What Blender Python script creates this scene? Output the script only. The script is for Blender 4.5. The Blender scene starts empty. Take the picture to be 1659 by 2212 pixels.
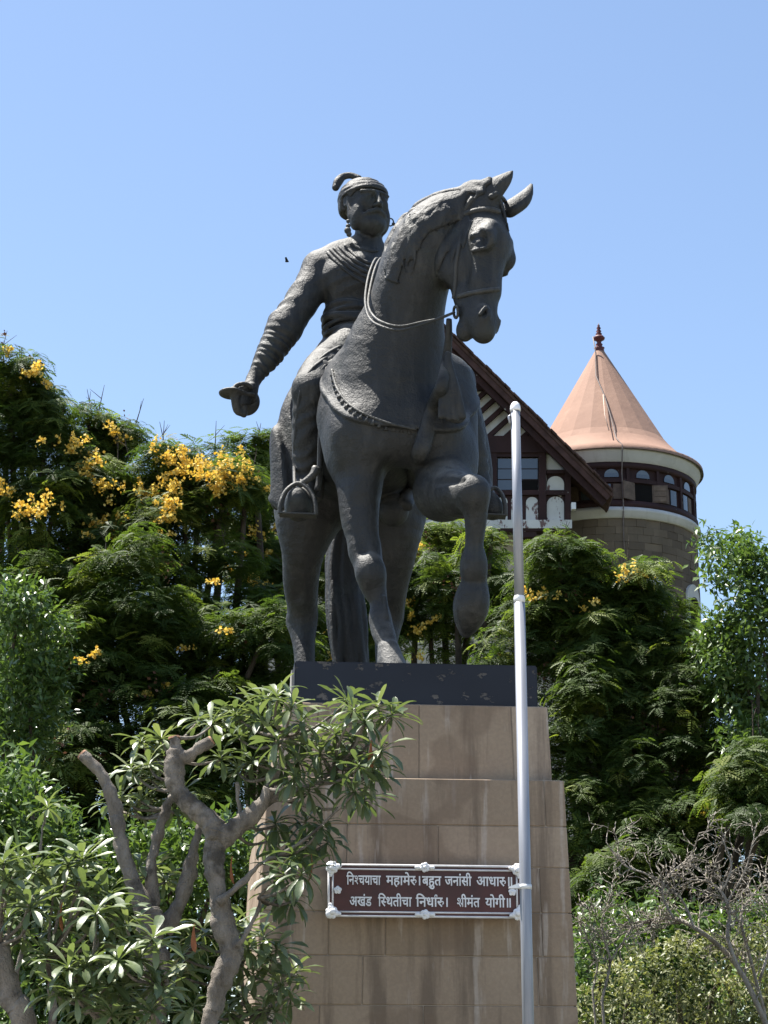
import bpy, bmesh, math, random
import numpy as np
from mathutils import Vector, Matrix, noise as mnoise
R_ = math.radians
random.seed(7)
RNG = np.random.default_rng(7)
SC = bpy.context.scene
COL = SC.collection

# ---------------------------------------------------------------- camera, sky, sun, exposure
CAMZ, PITCH, VFOV = 1.6, R_(17.0), R_(28.0)
cam = bpy.data.objects.new('camera', bpy.data.cameras.new('camera'))
COL.objects.link(cam)
cam.location = (0, 0, CAMZ)
cam.rotation_euler = (R_(90) + PITCH, 0, 0)
cam.data.sensor_fit = 'VERTICAL'
cam.data.angle = VFOV
cam.data.clip_start, cam.data.clip_end = 0.1, 5000
SC.camera = cam
SUN_EL, SUN_AZ = 68.0, -66.0            # azimuth from +Y (view direction) clockwise; the sun is high on the left
world = bpy.data.worlds.new('World')
SC.world = world
world.use_nodes = True
wn = world.node_tree
sky = wn.nodes.new('ShaderNodeTexSky')
sky.sky_type = 'NISHITA'
sky.sun_disc = False
sky.sun_elevation = R_(SUN_EL)
sky.sun_rotation = R_(SUN_AZ)
sky.altitude = 0
sky.air_density, sky.dust_density, sky.ozone_density = 1.0, 0.6, 1.0
wn.links.new(sky.outputs[0], wn.nodes['Background'].inputs[0])
wn.nodes['Background'].inputs[1].default_value = 0.082
sun = bpy.data.objects.new('sun', bpy.data.lights.new('sun', 'SUN'))
COL.objects.link(sun)
sun.data.energy = 5.0
sun.data.angle = R_(0.53)
sun.data.color = (1.0, 0.955, 0.88)
_sd = Vector((math.sin(R_(SUN_AZ)) * math.cos(R_(SUN_EL)), math.cos(R_(SUN_AZ)) * math.cos(R_(SUN_EL)), math.sin(R_(SUN_EL))))
sun.rotation_euler = _sd.to_track_quat('Z', 'Y').to_euler()
sun.location = (-20, 5, 60)
SC.view_settings.view_transform = 'Standard'
SC.view_settings.look = 'None'
SC.view_settings.exposure = 1.4
SC.view_settings.gamma = 1.0

# ---------------------------------------------------------------- helpers
FPX = 1106.0 / math.tan(VFOV / 2)
CP, SP = math.cos(PITCH), math.sin(PITCH)


def P(x, y, Y):
    """point in the world seen at picture position x, y (1659 wide) at the distance Y in front of the camera"""
    u, v = (x - 829.5) / FPX, (1106.0 - y) / FPX
    d = Vector((u, CP - v * SP, SP + v * CP))
    return Vector((0, 0, CAMZ)) + d * (Y / d.y)


def depth_of(p):
    return p[1] * CP + (p[2] - CAMZ) * SP


def pxm(p):
    """metres per picture unit at a point"""
    return depth_of(p) / FPX


def J(x, y, Y, r):
    p = P(x, y, Y)
    return p, r * pxm(p)


def link(o, parent=None):
    COL.objects.link(o)
    if parent is not None:
        o.parent = parent
    return o


def mesh_obj(name, verts, faces, mat, parent=None, smooth=False, attr=None):
    me = bpy.data.meshes.new(name)
    me.from_pydata([tuple(v) for v in verts], [], faces)
    me.update()
    if smooth:
        me.polygons.foreach_set('use_smooth', [True] * len(me.polygons))
    if mat is not None:
        for m in (mat if isinstance(mat, (list, tuple)) else [mat]):
            me.materials.append(m)
    o = bpy.data.objects.new(name, me)
    return link(o, parent)


def np_mesh(name, V, F, mat, parent=None, smooth=False, var=None):
    """V (n,3), F (m,3|4) arrays; var: one number per face stored as the attribute 'var'"""
    V = np.asarray(V, dtype=np.float32)
    F = np.asarray(F, dtype=np.int32)
    me = bpy.data.meshes.new(name)
    n, k = F.shape
    me.vertices.add(len(V))
    me.vertices.foreach_set('co', V.ravel())
    me.loops.add(n * k)
    me.loops.foreach_set('vertex_index', F.ravel())
    me.polygons.add(n)
    me.polygons.foreach_set('loop_start', np.arange(0, n * k, k, dtype=np.int32))
    if smooth:
        me.polygons.foreach_set('use_smooth', np.ones(n, dtype=bool))
    if var is not None:
        a = me.attributes.new('var', 'FLOAT', 'FACE')
        a.data.foreach_set('value', np.asarray(var, dtype=np.float32))
    me.update(calc_edges=True)
    me.validate()
    if mat is not None:
        me.materials.append(mat)
    o = bpy.data.objects.new(name, me)
    return link(o, parent)


def bm_obj(name, bm, mat, parent=None, smooth=False):
    me = bpy.data.meshes.new(name)
    bmesh.ops.recalc_face_normals(bm, faces=bm.faces)
    bm.to_mesh(me)
    bm.free()
    if smooth:
        me.polygons.foreach_set('use_smooth', [True] * len(me.polygons))
    for m in (mat if isinstance(mat, (list, tuple)) else [mat]):
        me.materials.append(m)
    return link(bpy.data.objects.new(name, me), parent)


def empty(name, loc=(0, 0, 0), rz=0.0):
    o = bpy.data.objects.new(name, None)
    COL.objects.link(o)
    o.location = loc
    o.rotation_euler = (0, 0, rz)
    o.empty_display_size = 0.2
    return o


def tag(o, label=None, cat=None, group=None, kind=None):
    if label:
        o['label'] = label
    if cat:
        o['category'] = cat
    if group:
        o['group'] = group
    if kind:
        o['kind'] = kind
    return o


def rel(root, pts):
    inv = Vector(root.location)
    return [Vector(p) - inv for p in pts]


# ----- small shape builders working on a bmesh
def add_hull8(bm, pts):
    """box from 8 corner points: 0-3 one side, 4-7 the other"""
    v = [bm.verts.new(p) for p in pts]
    for f in ((0, 1, 2, 3), (7, 6, 5, 4), (0, 4, 5, 1), (1, 5, 6, 2), (2, 6, 7, 3), (3, 7, 4, 0)):
        bm.faces.new([v[i] for i in f])
    return v


def add_box(bm, x0, x1, y0, y1, z0, z1):
    return add_hull8(bm, [(x0, y0, z0), (x1, y0, z0), (x1, y0, z1), (x0, y0, z1), (x0, y1, z0), (x1, y1, z0), (x1, y1, z1), (x0, y1, z1)])


def add_prism(bm, poly, y0, y1):
    """polygon [(x,z)...] extruded from y0 to y1"""
    a = [bm.verts.new((x, y0, z)) for x, z in poly]
    b = [bm.verts.new((x, y1, z)) for x, z in poly]
    bm.faces.new(a)
    bm.faces.new(b[::-1])
    n = len(poly)
    for i in range(n):
        j = (i + 1) % n
        bm.faces.new((a[i], a[j], b[j], b[i]))


def add_tube(bm, pts, radii, seg=8, cap=True, flat=None):
    pts = [Vector(p) for p in pts]
    if not isinstance(radii, (list, tuple)):
        radii = [radii] * len(pts)
    rings = []
    up = None
    for i, p in enumerate(pts):
        t = (pts[min(i + 1, len(pts) - 1)] - pts[max(i - 1, 0)]).normalized()
        if up is None:
            up = Vector((0, 0, 1)) if abs(t.z) < 0.9 else Vector((1, 0, 0))
        up = (up - t * up.dot(t))
        if up.length < 1e-6:
            up = t.orthogonal()
        up.normalize()
        s = t.cross(up)
        ring = []
        for k in range(seg):
            a = 2 * math.pi * k / seg
            off = up * math.cos(a) + s * math.sin(a)
            if flat is not None:
                n = flat[i] if isinstance(flat, list) else flat
                off = off - n * off.dot(n) * 0.6
            ring.append(bm.verts.new(p + off * radii[i]))
        rings.append(ring)
    for a, b in zip(rings, rings[1:]):
        for k in range(seg):
            bm.faces.new((a[k], a[(k + 1) % seg], b[(k + 1) % seg], b[k]))
    if cap:
        bm.faces.new(rings[0][::-1])
        bm.faces.new(rings[-1])


def add_lathe(bm, prof, center, seg=24, a0=0.0, a1=2 * math.pi):
    """prof [(r,z)...] revolved about the vertical through center"""
    cx, cy, cz = center
    full = abs(a1 - a0 - 2 * math.pi) < 1e-6
    n = seg if full else seg + 1
    rings = []
    for r, z in prof:
        if r < 1e-6:
            rings.append([bm.verts.new((cx, cy, cz + z))])
            continue
        rings.append([bm.verts.new((cx + r * math.sin(a0 + (a1 - a0) * k / seg), cy - r * math.cos(a0 + (a1 - a0) * k / seg), cz + z)) for k in range(n)])
    for a, b in zip(rings, rings[1:]):
        m = seg
        for k in range(m):
            k2 = (k + 1) % n if full else k + 1
            if len(a) == 1 and len(b) == 1:
                continue
            if len(a) == 1:
                bm.faces.new((a[0], b[k2], b[k]))
            elif len(b) == 1:
                bm.faces.new((a[k], a[k2], b[0]))
            else:
                bm.faces.new((a[k], a[k2], b[k2], b[k]))


def smooth_path(pts, n=4):
    """Catmull-Rom through a list of Vectors"""
    pts = [Vector(p) for p in pts]
    out = []
    for i in range(len(pts) - 1):
        p0, p1, p2, p3 = pts[max(i - 1, 0)], pts[i], pts[i + 1], pts[min(i + 2, len(pts) - 1)]
        for k in range(n):
            t = k / n
            out.append(0.5 * ((2 * p1) + (p2 - p0) * t + (2 * p0 - 5 * p1 + 4 * p2 - p3) * t * t + (3 * p1 - p0 - 3 * p2 + p3) * t ** 3))
    out.append(pts[-1])
    return out


def lerp_list(a, n):
    """numbers resampled to n values"""
    m = len(a) - 1
    return [a[min(int(i * m / (n - 1)), m - 1)] + (a[min(int(i * m / (n - 1)), m - 1) + 1] - a[min(int(i * m / (n - 1)), m - 1)]) * (i * m / (n - 1) - min(int(i * m / (n - 1)), m - 1)) for i in range(n)]


# ---------------------------------------------------------------- materials
class NT:
    def __init__(s, name):
        s.m = bpy.data.materials.new(name)
        s.m.use_nodes = True
        s.t = s.m.node_tree
        s.b = s.t.nodes['Principled BSDF']

    def n(s, typ, **kw):
        o = s.t.nodes.new(typ)
        for k, v in kw.items():
            if k.startswith('i_'):
                o.inputs[k[2:].replace('_', ' ')].default_value = v
            else:
                setattr(o, k, v)
        return o

    def l(s, a, b):
        s.t.links.new(a, b)

    def obj(s, scale=1.0):
        tc = s.n('ShaderNodeTexCoord')
        mp = s.n('ShaderNodeMapping')
        mp.inputs['Scale'].default_value = (scale, scale, scale) if not isinstance(scale, tuple) else scale
        s.l(tc.outputs['Object'], mp.inputs[0])
        return mp.outputs[0]

    def geo(s, scale=1.0):
        tc = s.n('ShaderNodeNewGeometry')
        mp = s.n('ShaderNodeMapping')
        mp.inputs['Scale'].default_value = (scale, scale, scale) if not isinstance(scale, tuple) else scale
        s.l(tc.outputs['Position'], mp.inputs[0])
        return mp.outputs[0]

    def noise(s, vec, scale, detail=4.0, rough=0.55):
        o = s.n('ShaderNodeTexNoise')
        o.inputs['Scale'].default_value = scale
        o.inputs['Detail'].default_value = detail
        o.inputs['Roughness'].default_value = rough
        s.l(vec, o.inputs['Vector'])
        return o.outputs['Fac']

    def ramp(s, fac, stops):
        o = s.n('ShaderNodeValToRGB')
        e = o.color_ramp.elements
        while len(e) < len(stops):
            e.new(0.5)
        for i, (p, c) in enumerate(stops):
            e[i].position = p
            e[i].color = (c[0], c[1], c[2], 1) if isinstance(c, (tuple, list)) else (c, c, c, 1)
        s.l(fac, o.inputs[0])
        return o.outputs[0]

    def mix(s, fac, a, b, mode='MIX'):
        o = s.n('ShaderNodeMix', data_type='RGBA', blend_type=mode)
        for sock, v in ((o.inputs[0], fac), (o.inputs[6], a), (o.inputs[7], b)):
            if isinstance(v, (int, float)):
                sock.default_value = v if sock == o.inputs[0] else (v, v, v, 1)
            elif isinstance(v, tuple):
                sock.default_value = (v[0], v[1], v[2], 1)
            else:
                s.l(v, sock)
        return o.outputs[2]

    def math(s, op, a, b=None):
        o = s.n('ShaderNodeMath', operation=op)
        for i, v in enumerate((a, b)):
            if v is None:
                continue
            if isinstance(v, (int, float)):
                o.inputs[i].default_value = v
            else:
                s.l(v, o.inputs[i])
        return o.outputs[0]

    def rand(s):
        return s.n('ShaderNodeObjectInfo').outputs['Random']

    def attr(s, name='var'):
        return s.n('ShaderNodeAttribute', attribute_name=name).outputs['Fac']

    def bump(s, h, strength=0.3, dist=0.02):
        o = s.n('ShaderNodeBump')
        o.inputs['Strength'].default_value = strength
        o.inputs['Distance'].default_value = dist
        s.l(h, o.inputs['Height'])
        s.l(o.outputs[0], s.b.inputs['Normal'])
        return o

    def color(s, c):
        if isinstance(c, tuple):
            s.b.inputs['Base Color'].default_value = (c[0], c[1], c[2], 1)
        else:
            s.l(c, s.b.inputs['Base Color'])

    def set(s, rough=None, metal=None, spec=None, trans=None):
        for k, v in (('Roughness', rough), ('Metallic', metal), ('Specular IOR Level', spec), ('Transmission Weight', trans)):
            if v is not None:
                if isinstance(v, (int, float)):
                    s.b.inputs[k].default_value = v
                else:
                    s.l(v, s.b.inputs[k])
        return s


def plain(name, c, rough=0.7, var=0.25, scale=8.0, bump=0.2, spec=0.3, dist=0.01):
    """a colour with mottling and fine relief"""
    m = NT(name)
    g = m.geo(1.0)
    f = m.noise(g, scale, 5)
    lo = tuple(x * (1 - var) for x in c)
    hi = tuple(min(1, x * (1 + var)) for x in c)
    m.color(m.ramp(f, [(0.3, lo), (0.7, hi)]))
    if bump:
        m.bump(m.noise(g, scale * 5, 4), bump, dist)
    m.set(rough=rough, spec=spec)
    return m.m
# ---------------------------------------------------------------- bronze statue, sculpted as signed distance fields
class Field:
    def __init__(s, lo, hi, h):
        s.lo = np.array(lo, dtype=np.float64)
        s.h = h
        s.n = np.ceil((np.array(hi) - s.lo) / h).astype(int) + 1
        s.D = np.full(s.n, 0.4, dtype=np.float32)
        s.ax = [(s.lo[i] + h * np.arange(s.n[i])).astype(np.float32) for i in range(3)]

    def blk(s, lo, hi):
        a = np.maximum(np.floor((np.array(lo) - s.lo) / s.h).astype(int), 0)
        b = np.minimum(np.ceil((np.array(hi) - s.lo) / s.h).astype(int) + 1, s.n)
        if np.any(b <= a):
            return None
        sl = tuple(slice(a[i], b[i]) for i in range(3))
        return sl, s.ax[0][sl[0]][:, None, None], s.ax[1][sl[1]][None, :, None], s.ax[2][sl[2]][None, None, :]

    def put(s, sl, d, k, sub):
        A = s.D[sl]
        if sub:
            d = -d
            hh = np.maximum(k - np.abs(A - d), 0) / k
            s.D[sl] = np.maximum(A, d) + hh * hh * (k * 0.25)
        else:
            hh = np.maximum(k - np.abs(A - d), 0) / k
            s.D[sl] = np.minimum(A, d) - hh * hh * (k * 0.25)

    def cone(s, a, b, ra, rb, k=0.05, sub=False, flat=None):
        a, b = np.array(a, dtype=np.float64), np.array(b, dtype=np.float64)
        pad = k + 3 * s.h
        g = s.blk(np.minimum(a - ra, b - rb) - pad, np.maximum(a + ra, b + rb) + pad)
        if g is None:
            return
        sl, X, Y, Z = g
        px, py, pz = X - np.float32(a[0]), Y - np.float32(a[1]), Z - np.float32(a[2])
        ba = (b - a).astype(np.float32)
        fs = 1.0
        if flat is not None:
            n, fs = np.array(flat[0], dtype=np.float32), flat[1]
            n = n / np.linalg.norm(n)
            c = px * n[0] + py * n[1] + pz * n[2]
            q = c * np.float32(1 / fs - 1)
            px, py, pz = px + q * n[0], py + q * n[1], pz + q * n[2]
            ba = ba + n * np.float32(float(ba @ n) * (1 / fs - 1))
        L2 = float(ba @ ba) + 1e-9
        t = np.clip((px * ba[0] + py * ba[1] + pz * ba[2]) / np.float32(L2), 0, 1)
        d = np.sqrt((px - t * ba[0]) ** 2 + (py - t * ba[1]) ** 2 + (pz - t * ba[2]) ** 2) - (np.float32(ra) + np.float32(rb - ra) * t)
        s.put(sl, d * np.float32(max(fs, 0.5)), k, sub)

    def chain(s, pts, k=0.05, sub=False, flat=None, n=4):
        """smooth tapering limb through the points, joined to the rest once so that its joints do not swell"""
        if len(pts) > 2 and n > 1:
            c = smooth_path([p for p, r in pts], n)
            rr = [q.x for q in smooth_path([Vector((r, 0, 0)) for p, r in pts], n)]
            pts = list(zip(c, [max(r, 0.001) for r in rr]))
        A = np.array([tuple(p) for p, r in pts])
        R = np.array([r for p, r in pts])
        pad = k + 3 * s.h
        g = s.blk((A - R[:, None]).min(0) - pad, (A + R[:, None]).max(0) + pad)
        if g is None:
            return
        off = [q.start for q in g[0]]
        tmp = np.full([q.stop - q.start for q in g[0]], 0.4, dtype=np.float32)
        keep, s.put = s.put, lambda sl, d, k_, sub_: np.minimum(tmp[tuple(slice(q.start - o, q.stop - o) for q, o in zip(sl, off))], d, out=tmp[tuple(slice(q.start - o, q.stop - o) for q, o in zip(sl, off))])
        for (a, ra), (b, rb) in zip(pts, pts[1:]):
            s.cone(a, b, ra, rb, k, False, flat)
        s.put = keep
        s.put(g[0], tmp, k, sub)

    def ell(s, c, rad, M=None, k=0.05, sub=False):
        c = np.array(c, dtype=np.float64)
        m = max(rad) + k + 3 * s.h
        g = s.blk(c - m, c + m)
        if g is None:
            return
        sl, X, Y, Z = g
        px, py, pz = X - np.float32(c[0]), Y - np.float32(c[1]), Z - np.float32(c[2])
        if M is None:
            M = [(1, 0, 0), (0, 1, 0), (0, 0, 1)]
        q = []
        for i in range(3):
            e = np.array(M[i], dtype=np.float32)
            q.append(px * e[0] + py * e[1] + pz * e[2])
        k0 = np.sqrt((q[0] / rad[0]) ** 2 + (q[1] / rad[1]) ** 2 + (q[2] / rad[2]) ** 2)
        k1 = np.sqrt((q[0] / rad[0] ** 2) ** 2 + (q[1] / rad[1] ** 2) ** 2 + (q[2] / rad[2] ** 2) ** 2) + np.float32(1e-6)
        s.put(sl, (k0 * (k0 - 1) / k1).astype(np.float32), k, sub)

    def sample(s, p):
        q = (np.array(p) - s.lo) / s.h
        i = np.floor(q).astype(int)
        if np.any(i < 0) or np.any(i >= s.n - 1):
            return 0.4
        f = q - i
        c = s.D[i[0]:i[0] + 2, i[1]:i[1] + 2, i[2]:i[2] + 2]
        c = c[0] * (1 - f[0]) + c[1] * f[0]
        c = c[0] * (1 - f[1]) + c[1] * f[1]
        return float(c[0] * (1 - f[2]) + c[1] * f[2])

    def normal(s, p):
        e = s.h
        g = Vector([s.sample((p[0] + e * (i == 0), p[1] + e * (i == 1), p[2] + e * (i == 2))) - s.sample((p[0] - e * (i == 0), p[1] - e * (i == 1), p[2] - e * (i == 2))) for i in range(3)])
        return g.normalized() if g.length > 1e-6 else Vector((0, -1, 0))

    def net(s):
        """naive surface nets"""
        D = s.D
        ins = D < 0
        c = ins[:-1, :-1, :-1].astype(np.int8)
        tot = np.zeros(c.shape, np.int8)
        for i in (0, 1):
            for j in (0, 1):
                for k in (0, 1):
                    tot += ins[i:ins.shape[0] - 1 + i, j:ins.shape[1] - 1 + j, k:ins.shape[2] - 1 + k]
        act = (tot > 0) & (tot < 8)
        idx = np.argwhere(act)
        num = np.full(act.shape, -1, np.int32)
        num[act] = np.arange(len(idx), dtype=np.int32)
        val = {}
        for i in (0, 1):
            for j in (0, 1):
                for k in (0, 1):
                    val[(i, j, k)] = D[idx[:, 0] + i, idx[:, 1] + j, idx[:, 2] + k]
        acc = np.zeros((len(idx), 3), np.float32)
        cnt = np.zeros(len(idx), np.float32)
        for ax in range(3):
            for u in (0, 1):
                for v in (0, 1):
                    a = [u, v]
                    a.insert(ax, 0)
                    b = list(a)
                    b[ax] = 1
                    va, vb = val[tuple(a)], val[tuple(b)]
                    m = (va < 0) != (vb < 0)
                    t = np.where(m, va / np.where(m, va - vb, 1), 0)
                    p = np.tile(np.array(a, np.float32), (len(idx), 1))
                    p[:, ax] = t
                    acc += p * m[:, None]
                    cnt += m
        V = (idx + acc / cnt[:, None]) * s.h + s.lo
        F = []
        for ax in range(3):
            o1, o2 = [(1, 2), (2, 0), (0, 1)][ax]
            sl0 = [slice(None)] * 3
            sl1 = [slice(None)] * 3
            sl0[ax], sl1[ax] = slice(0, -1), slice(1, None)
            a, b = ins[tuple(sl0)], ins[tuple(sl1)]
            for flip in (False, True):
                e = np.argwhere((a & ~b) if not flip else (~a & b))
                e = e[(e[:, o1] > 0) & (e[:, o2] > 0) & (e[:, o1] < s.n[o1] - 1) & (e[:, o2] < s.n[o2] - 1)]
                q = []
                for (d1, d2) in ((1, 1), (0, 1), (0, 0), (1, 0)):
                    c2 = e.copy()
                    c2[:, o1] -= d1
                    c2[:, o2] -= d2
                    q.append(num[c2[:, 0], c2[:, 1], c2[:, 2]])
                q = np.stack(q, 1)
                F.append(q[:, ::-1] if flip else q)
        F = np.concatenate(F)
        return V, F[(F >= 0).all(1)]


def hit(fields, x, y, Y0=16.6, Y1=22.5, off=0.0):
    """first surface point along the sight line through picture position x, y, and its normal"""
    a, b = P(x, y, Y0), P(x, y, Y1)
    n = 420
    for i in range(n):
        p = a.lerp(b, i / n)
        for f in fields:
            if f.sample(p) < 0:
                nn = f.normal(p)
                return p + nn * off, nn
    return None, None


def near(fields, x, y, off=0.0):
    """like hit, but looks round the position when the sight line misses"""
    for r in (0, 4, 8, 13, 20, 30, 45):
        for k in range(8 if r else 1):
            p, n = hit(fields, x + r * math.cos(k * math.pi / 4), y + r * math.sin(k * math.pi / 4), off=off)
            if p is not None:
                return p, n


# materials of the statue
PLAT_Y = 18.0
PLAT_Z = P(900, 1432, PLAT_Y).z
def bronze(name, base, dust_and_lit):
    m = NT(name)
    g = m.geo(1.0)
    st = m.geo((3.0, 3.0, 0.5))
    f1 = m.noise(g, 2.2, 6, 0.6)
    f2 = m.noise(st, 3.0, 5, 0.6)
    c = m.ramp(f1, [(0.32, tuple(x * 0.72 for x in base)), (0.7, tuple(x * 1.25 for x in base))])
    c = m.mix(m.ramp(f2, [(0.50, 0.0), (0.76, 0.6)]), c, dust_and_lit)
    c = m.mix(m.ramp(m.noise(g, 26, 4, 0.6), [(0.58, 0.0), (0.72, 0.4)]), c, tuple(x * 0.5 for x in base))
    # upper faces paler in patches: sunlit look put into the colour as dust
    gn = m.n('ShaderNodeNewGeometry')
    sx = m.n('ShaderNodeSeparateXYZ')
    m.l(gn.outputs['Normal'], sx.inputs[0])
    lit_top = m.math('MULTIPLY', m.ramp(sx.outputs[2], [(0.30, 0.0), (0.85, 0.75)]), m.ramp(m.noise(g, 5.5, 6, 0.65), [(0.35, 0.25), (0.62, 1.0)]))
    c = m.mix(lit_top, c, tuple(x * 3.3 for x in dust_and_lit))
    # pale splash dust round the hooves and pasterns, brown-green patina in patches
    gp = m.n('ShaderNodeNewGeometry')
    sz = m.n('ShaderNodeSeparateXYZ')
    m.l(gp.outputs['Position'], sz.inputs[0])
    lowz = m.n('ShaderNodeMapRange')
    lowz.inputs['From Min'].default_value = PLAT_Z + 0.62
    lowz.inputs['From Max'].default_value = PLAT_Z + 0.10
    m.l(sz.outputs[2], lowz.inputs['Value'])
    c = m.mix(m.math('MULTIPLY', lowz.outputs[0], m.ramp(m.noise(g, 6.0, 6, 0.65), [(0.36, 0.0), (0.6, 0.9)])), c, tuple(x * 2.6 for x in dust_and_lit))
    c = m.mix(m.ramp(m.noise(g, 1.6, 6, 0.7), [(0.55, 0.0), (0.72, 0.55)]), c, (0.040, 0.047, 0.040))
    c = m.mix(m.ramp(m.noise(m.geo((5, 5, .7)), 2.2, 5, 0.6), [(0.58, 0.0), (0.70, 0.7)]), c, (0.010, 0.010, 0.010))
    m.color(c)
    m.set(rough=m.ramp(f1, [(0.3, 0.46), (0.7, 0.64)]), metal=0.0, spec=0.36)
    h = m.math('ADD', m.math('MULTIPLY', m.noise(g, 11, 6, 0.65), 1.0), m.math('MULTIPLY', m.noise(g, 55, 4, 0.6), 0.35))
    m.bump(h, 0.6, 0.035)
    return m.m


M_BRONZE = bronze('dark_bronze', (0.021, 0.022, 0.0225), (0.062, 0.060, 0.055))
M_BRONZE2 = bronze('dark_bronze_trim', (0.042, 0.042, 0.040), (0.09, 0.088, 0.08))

PXM = pxm(P(860, 900, 18.8))           # metres per picture unit on the statue


def px(*a):
    return [J(*q) for q in a]


HF = Field((-1.55, 16.75, PLAT_Z - 0.05), (1.55, 22.3, P(1100, 355, 18).z), 0.0172)
k1, k2 = 0.16, 0.09
# trunk
HF.chain(px((850, 868, 18.95, 108), (800, 950, 20.0, 122), (755, 1005, 21.15, 138)), 0.3)
HF.chain(px((800, 905, 19.0, 85), (760, 965, 20.0, 95)), k1)
# neck
HF.chain(px((845, 850, 18.9, 117), (852, 770, 18.8, 105), (872, 685, 18.62, 85), (895, 600, 18.45, 80), (935, 515, 18.32, 75), (985, 463, 18.25, 55), (1035, 450, 18.2, 47)), 0.2)
HF.chain(px((865, 640, 18.75, 57), (885, 540, 18.6, 53), (940, 462, 18.45, 39), (1000, 448, 18.3, 35)), 0.12)
# shoulders and breast
HF.chain(px((770, 830, 19.05, 67), (752, 905, 18.95, 67), (770, 985, 18.85, 67)), k1)
HF.chain(px((955, 830, 19.15, 63), (968, 910, 19.05, 65), (965, 1010, 18.85, 65)), k1)
HF.ell(*[P(805, 935, 18.62), (0.42, 0.3, 0.36)], k=k1)
HF.ell(*[P(915, 935, 18.65), (0.40, 0.3, 0.36)], k=k1)
# standing right foreleg
HF.chain(px((772, 985, 18.85, 62.2), (777, 1060, 18.75, 48.2), (778, 1129, 18.7, 40.2), (788, 1190, 18.66, 31.2)), k2)
HF.chain(px((788, 1190, 18.66, 30.2), (800, 1236, 18.6, 33.2), (806, 1268, 18.6, 27.2), (817, 1300, 18.6, 19.2), (821, 1335, 18.58, 21.2)), k2)
HF.ell(P(800, 1234, 18.52), (0.13, 0.11, 0.16), k=0.06)
HF.chain(px((821, 1335, 18.58, 20.2), (826, 1362, 18.54, 25.2), (838, 1396, 18.45, 20.2)), 0.07)
HF.chain(px((836, 1385, 18.62, 14.2), (828, 1366, 18.66, 14.2)), 0.05)
HF.chain(px((839, 1404, 18.42, 24.2), (849, 1452, 18.36, 35.2)), 0.014)
# raised left foreleg
HF.chain(px((965, 985, 18.85, 62.2), (958, 1062, 18.62, 62.2)), k2)
HF.chain(px((958, 1062, 18.62, 60.2), (985, 1068, 18.3, 50.2), (1018, 1064, 17.98, 35.2)), k2)
HF.ell(P(1022, 1062, 17.9), (0.14, 0.12, 0.15), k=0.06)
HF.chain(px((1020, 1068, 17.95, 33.2), (1028, 1112, 18.0, 25.2), (1024, 1175, 18.08, 20.2), (1024, 1206, 18.12, 22.2)), k2)
HF.chain(px((1024, 1206, 18.12, 21.2), (1023, 1228, 18.13, 29.2), (1025, 1262, 18.22, 24.2)), 0.08)
HF.chain(px((1024, 1262, 18.22, 27.2), (1019, 1300, 18.24, 39.2), (1013, 1332, 18.34, 33.2), (1007, 1362, 18.44, 17.2)), 0.018)
HF.cone(P(1020, 1283, 18.02), P(1010, 1283, 18.03), 0.012, 0.012, 0.03, True)
HF.chain(px((996, 1268, 18.0, 5), (1022, 1275, 17.94, 5), (1050, 1268, 18.05, 5)), 0.04, True)
# hind legs
HF.chain(px((700, 1020, 21.1, 107), (668, 1105, 20.75, 77), (656, 1180, 20.75, 50), (650, 1255, 20.95, 39), (654, 1320, 21.15, 33)), k1)
HF.chain(px((652, 1345, 21.2, 33), (657, 1400, 21.1, 24), (658, 1470, 21.0, 23), (660, 1500, 20.95, 27), (662, 1530, 20.85, 22)), 0.07)
HF.ell(P(640, 1338, 21.28), (0.08, 0.12, 0.14), k=0.07)
HF.chain(px((662, 1525, 20.85, 25), (664, 1565, 20.78, 35)), 0.03)
HF.chain(px((828, 1020, 21.1, 107), (853, 1110, 20.75, 69), (853, 1190, 20.75, 47), (846, 1260, 20.95, 37), (840, 1320, 21.15, 32)), k1)
HF.chain(px((838, 1345, 21.2, 31), (834, 1400, 21.1, 23), (834, 1470, 21.0, 22), (836, 1500, 20.95, 26), (838, 1530, 20.85, 21)), 0.07)
HF.ell(P(846, 1335, 21.28), (0.07, 0.12, 0.13), k=0.07)
HF.chain(px((838, 1525, 20.85, 24), (840, 1565, 20.78, 34)), 0.03)
HF.chain(px((850, 1105, 20.1, 33), (850, 1085, 20.5, 37)), 0.1)
# muscle relief
HF.chain(px((750, 890, 18.68, 30), (760, 985, 18.62, 24)), 0.14)
HF.chain(px((800, 980, 18.55, 28), (782, 1060, 18.62, 20)), 0.14)
HF.chain(px((858, 905, 18.12, 10), (862, 1010, 18.2, 14)), 0.12, sub=True)
HF.chain(px((905, 700, 18.2, 7), (890, 800, 18.25, 8)), 0.14, sub=True)
# tendons, knee bones and shoulder lines
HF.chain(px((830, 1290, 18.5, 5), (836, 1330, 18.48, 5)), 0.03)
HF.chain(px((812, 1284, 18.46, 4), (818, 1330, 18.44, 4)), 0.05, True)
HF.chain(px((760, 1085, 18.46, 5), (772, 1130, 18.48, 5), (786, 1190, 18.5, 4)), 0.07, True)
HF.chain(px((802, 1060, 18.4, 5), (800, 1120, 18.42, 5), (804, 1180, 18.45, 4)), 0.06, True)
HF.chain(px((786, 1218, 18.36, 4), (800, 1226, 18.33, 4), (816, 1220, 18.36, 4)), 0.04, True)
HF.chain(px((790, 1252, 18.36, 4), (803, 1258, 18.34, 4), (818, 1250, 18.36, 4)), 0.04, True)
HF.chain(px((1014, 1050, 17.66, 5), (1030, 1052, 17.66, 5)), 0.04, True)
HF.chain(px((1024, 1095, 17.76, 5), (1025, 1130, 17.82, 4), (1024, 1180, 17.92, 4)), 0.05, True)
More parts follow.
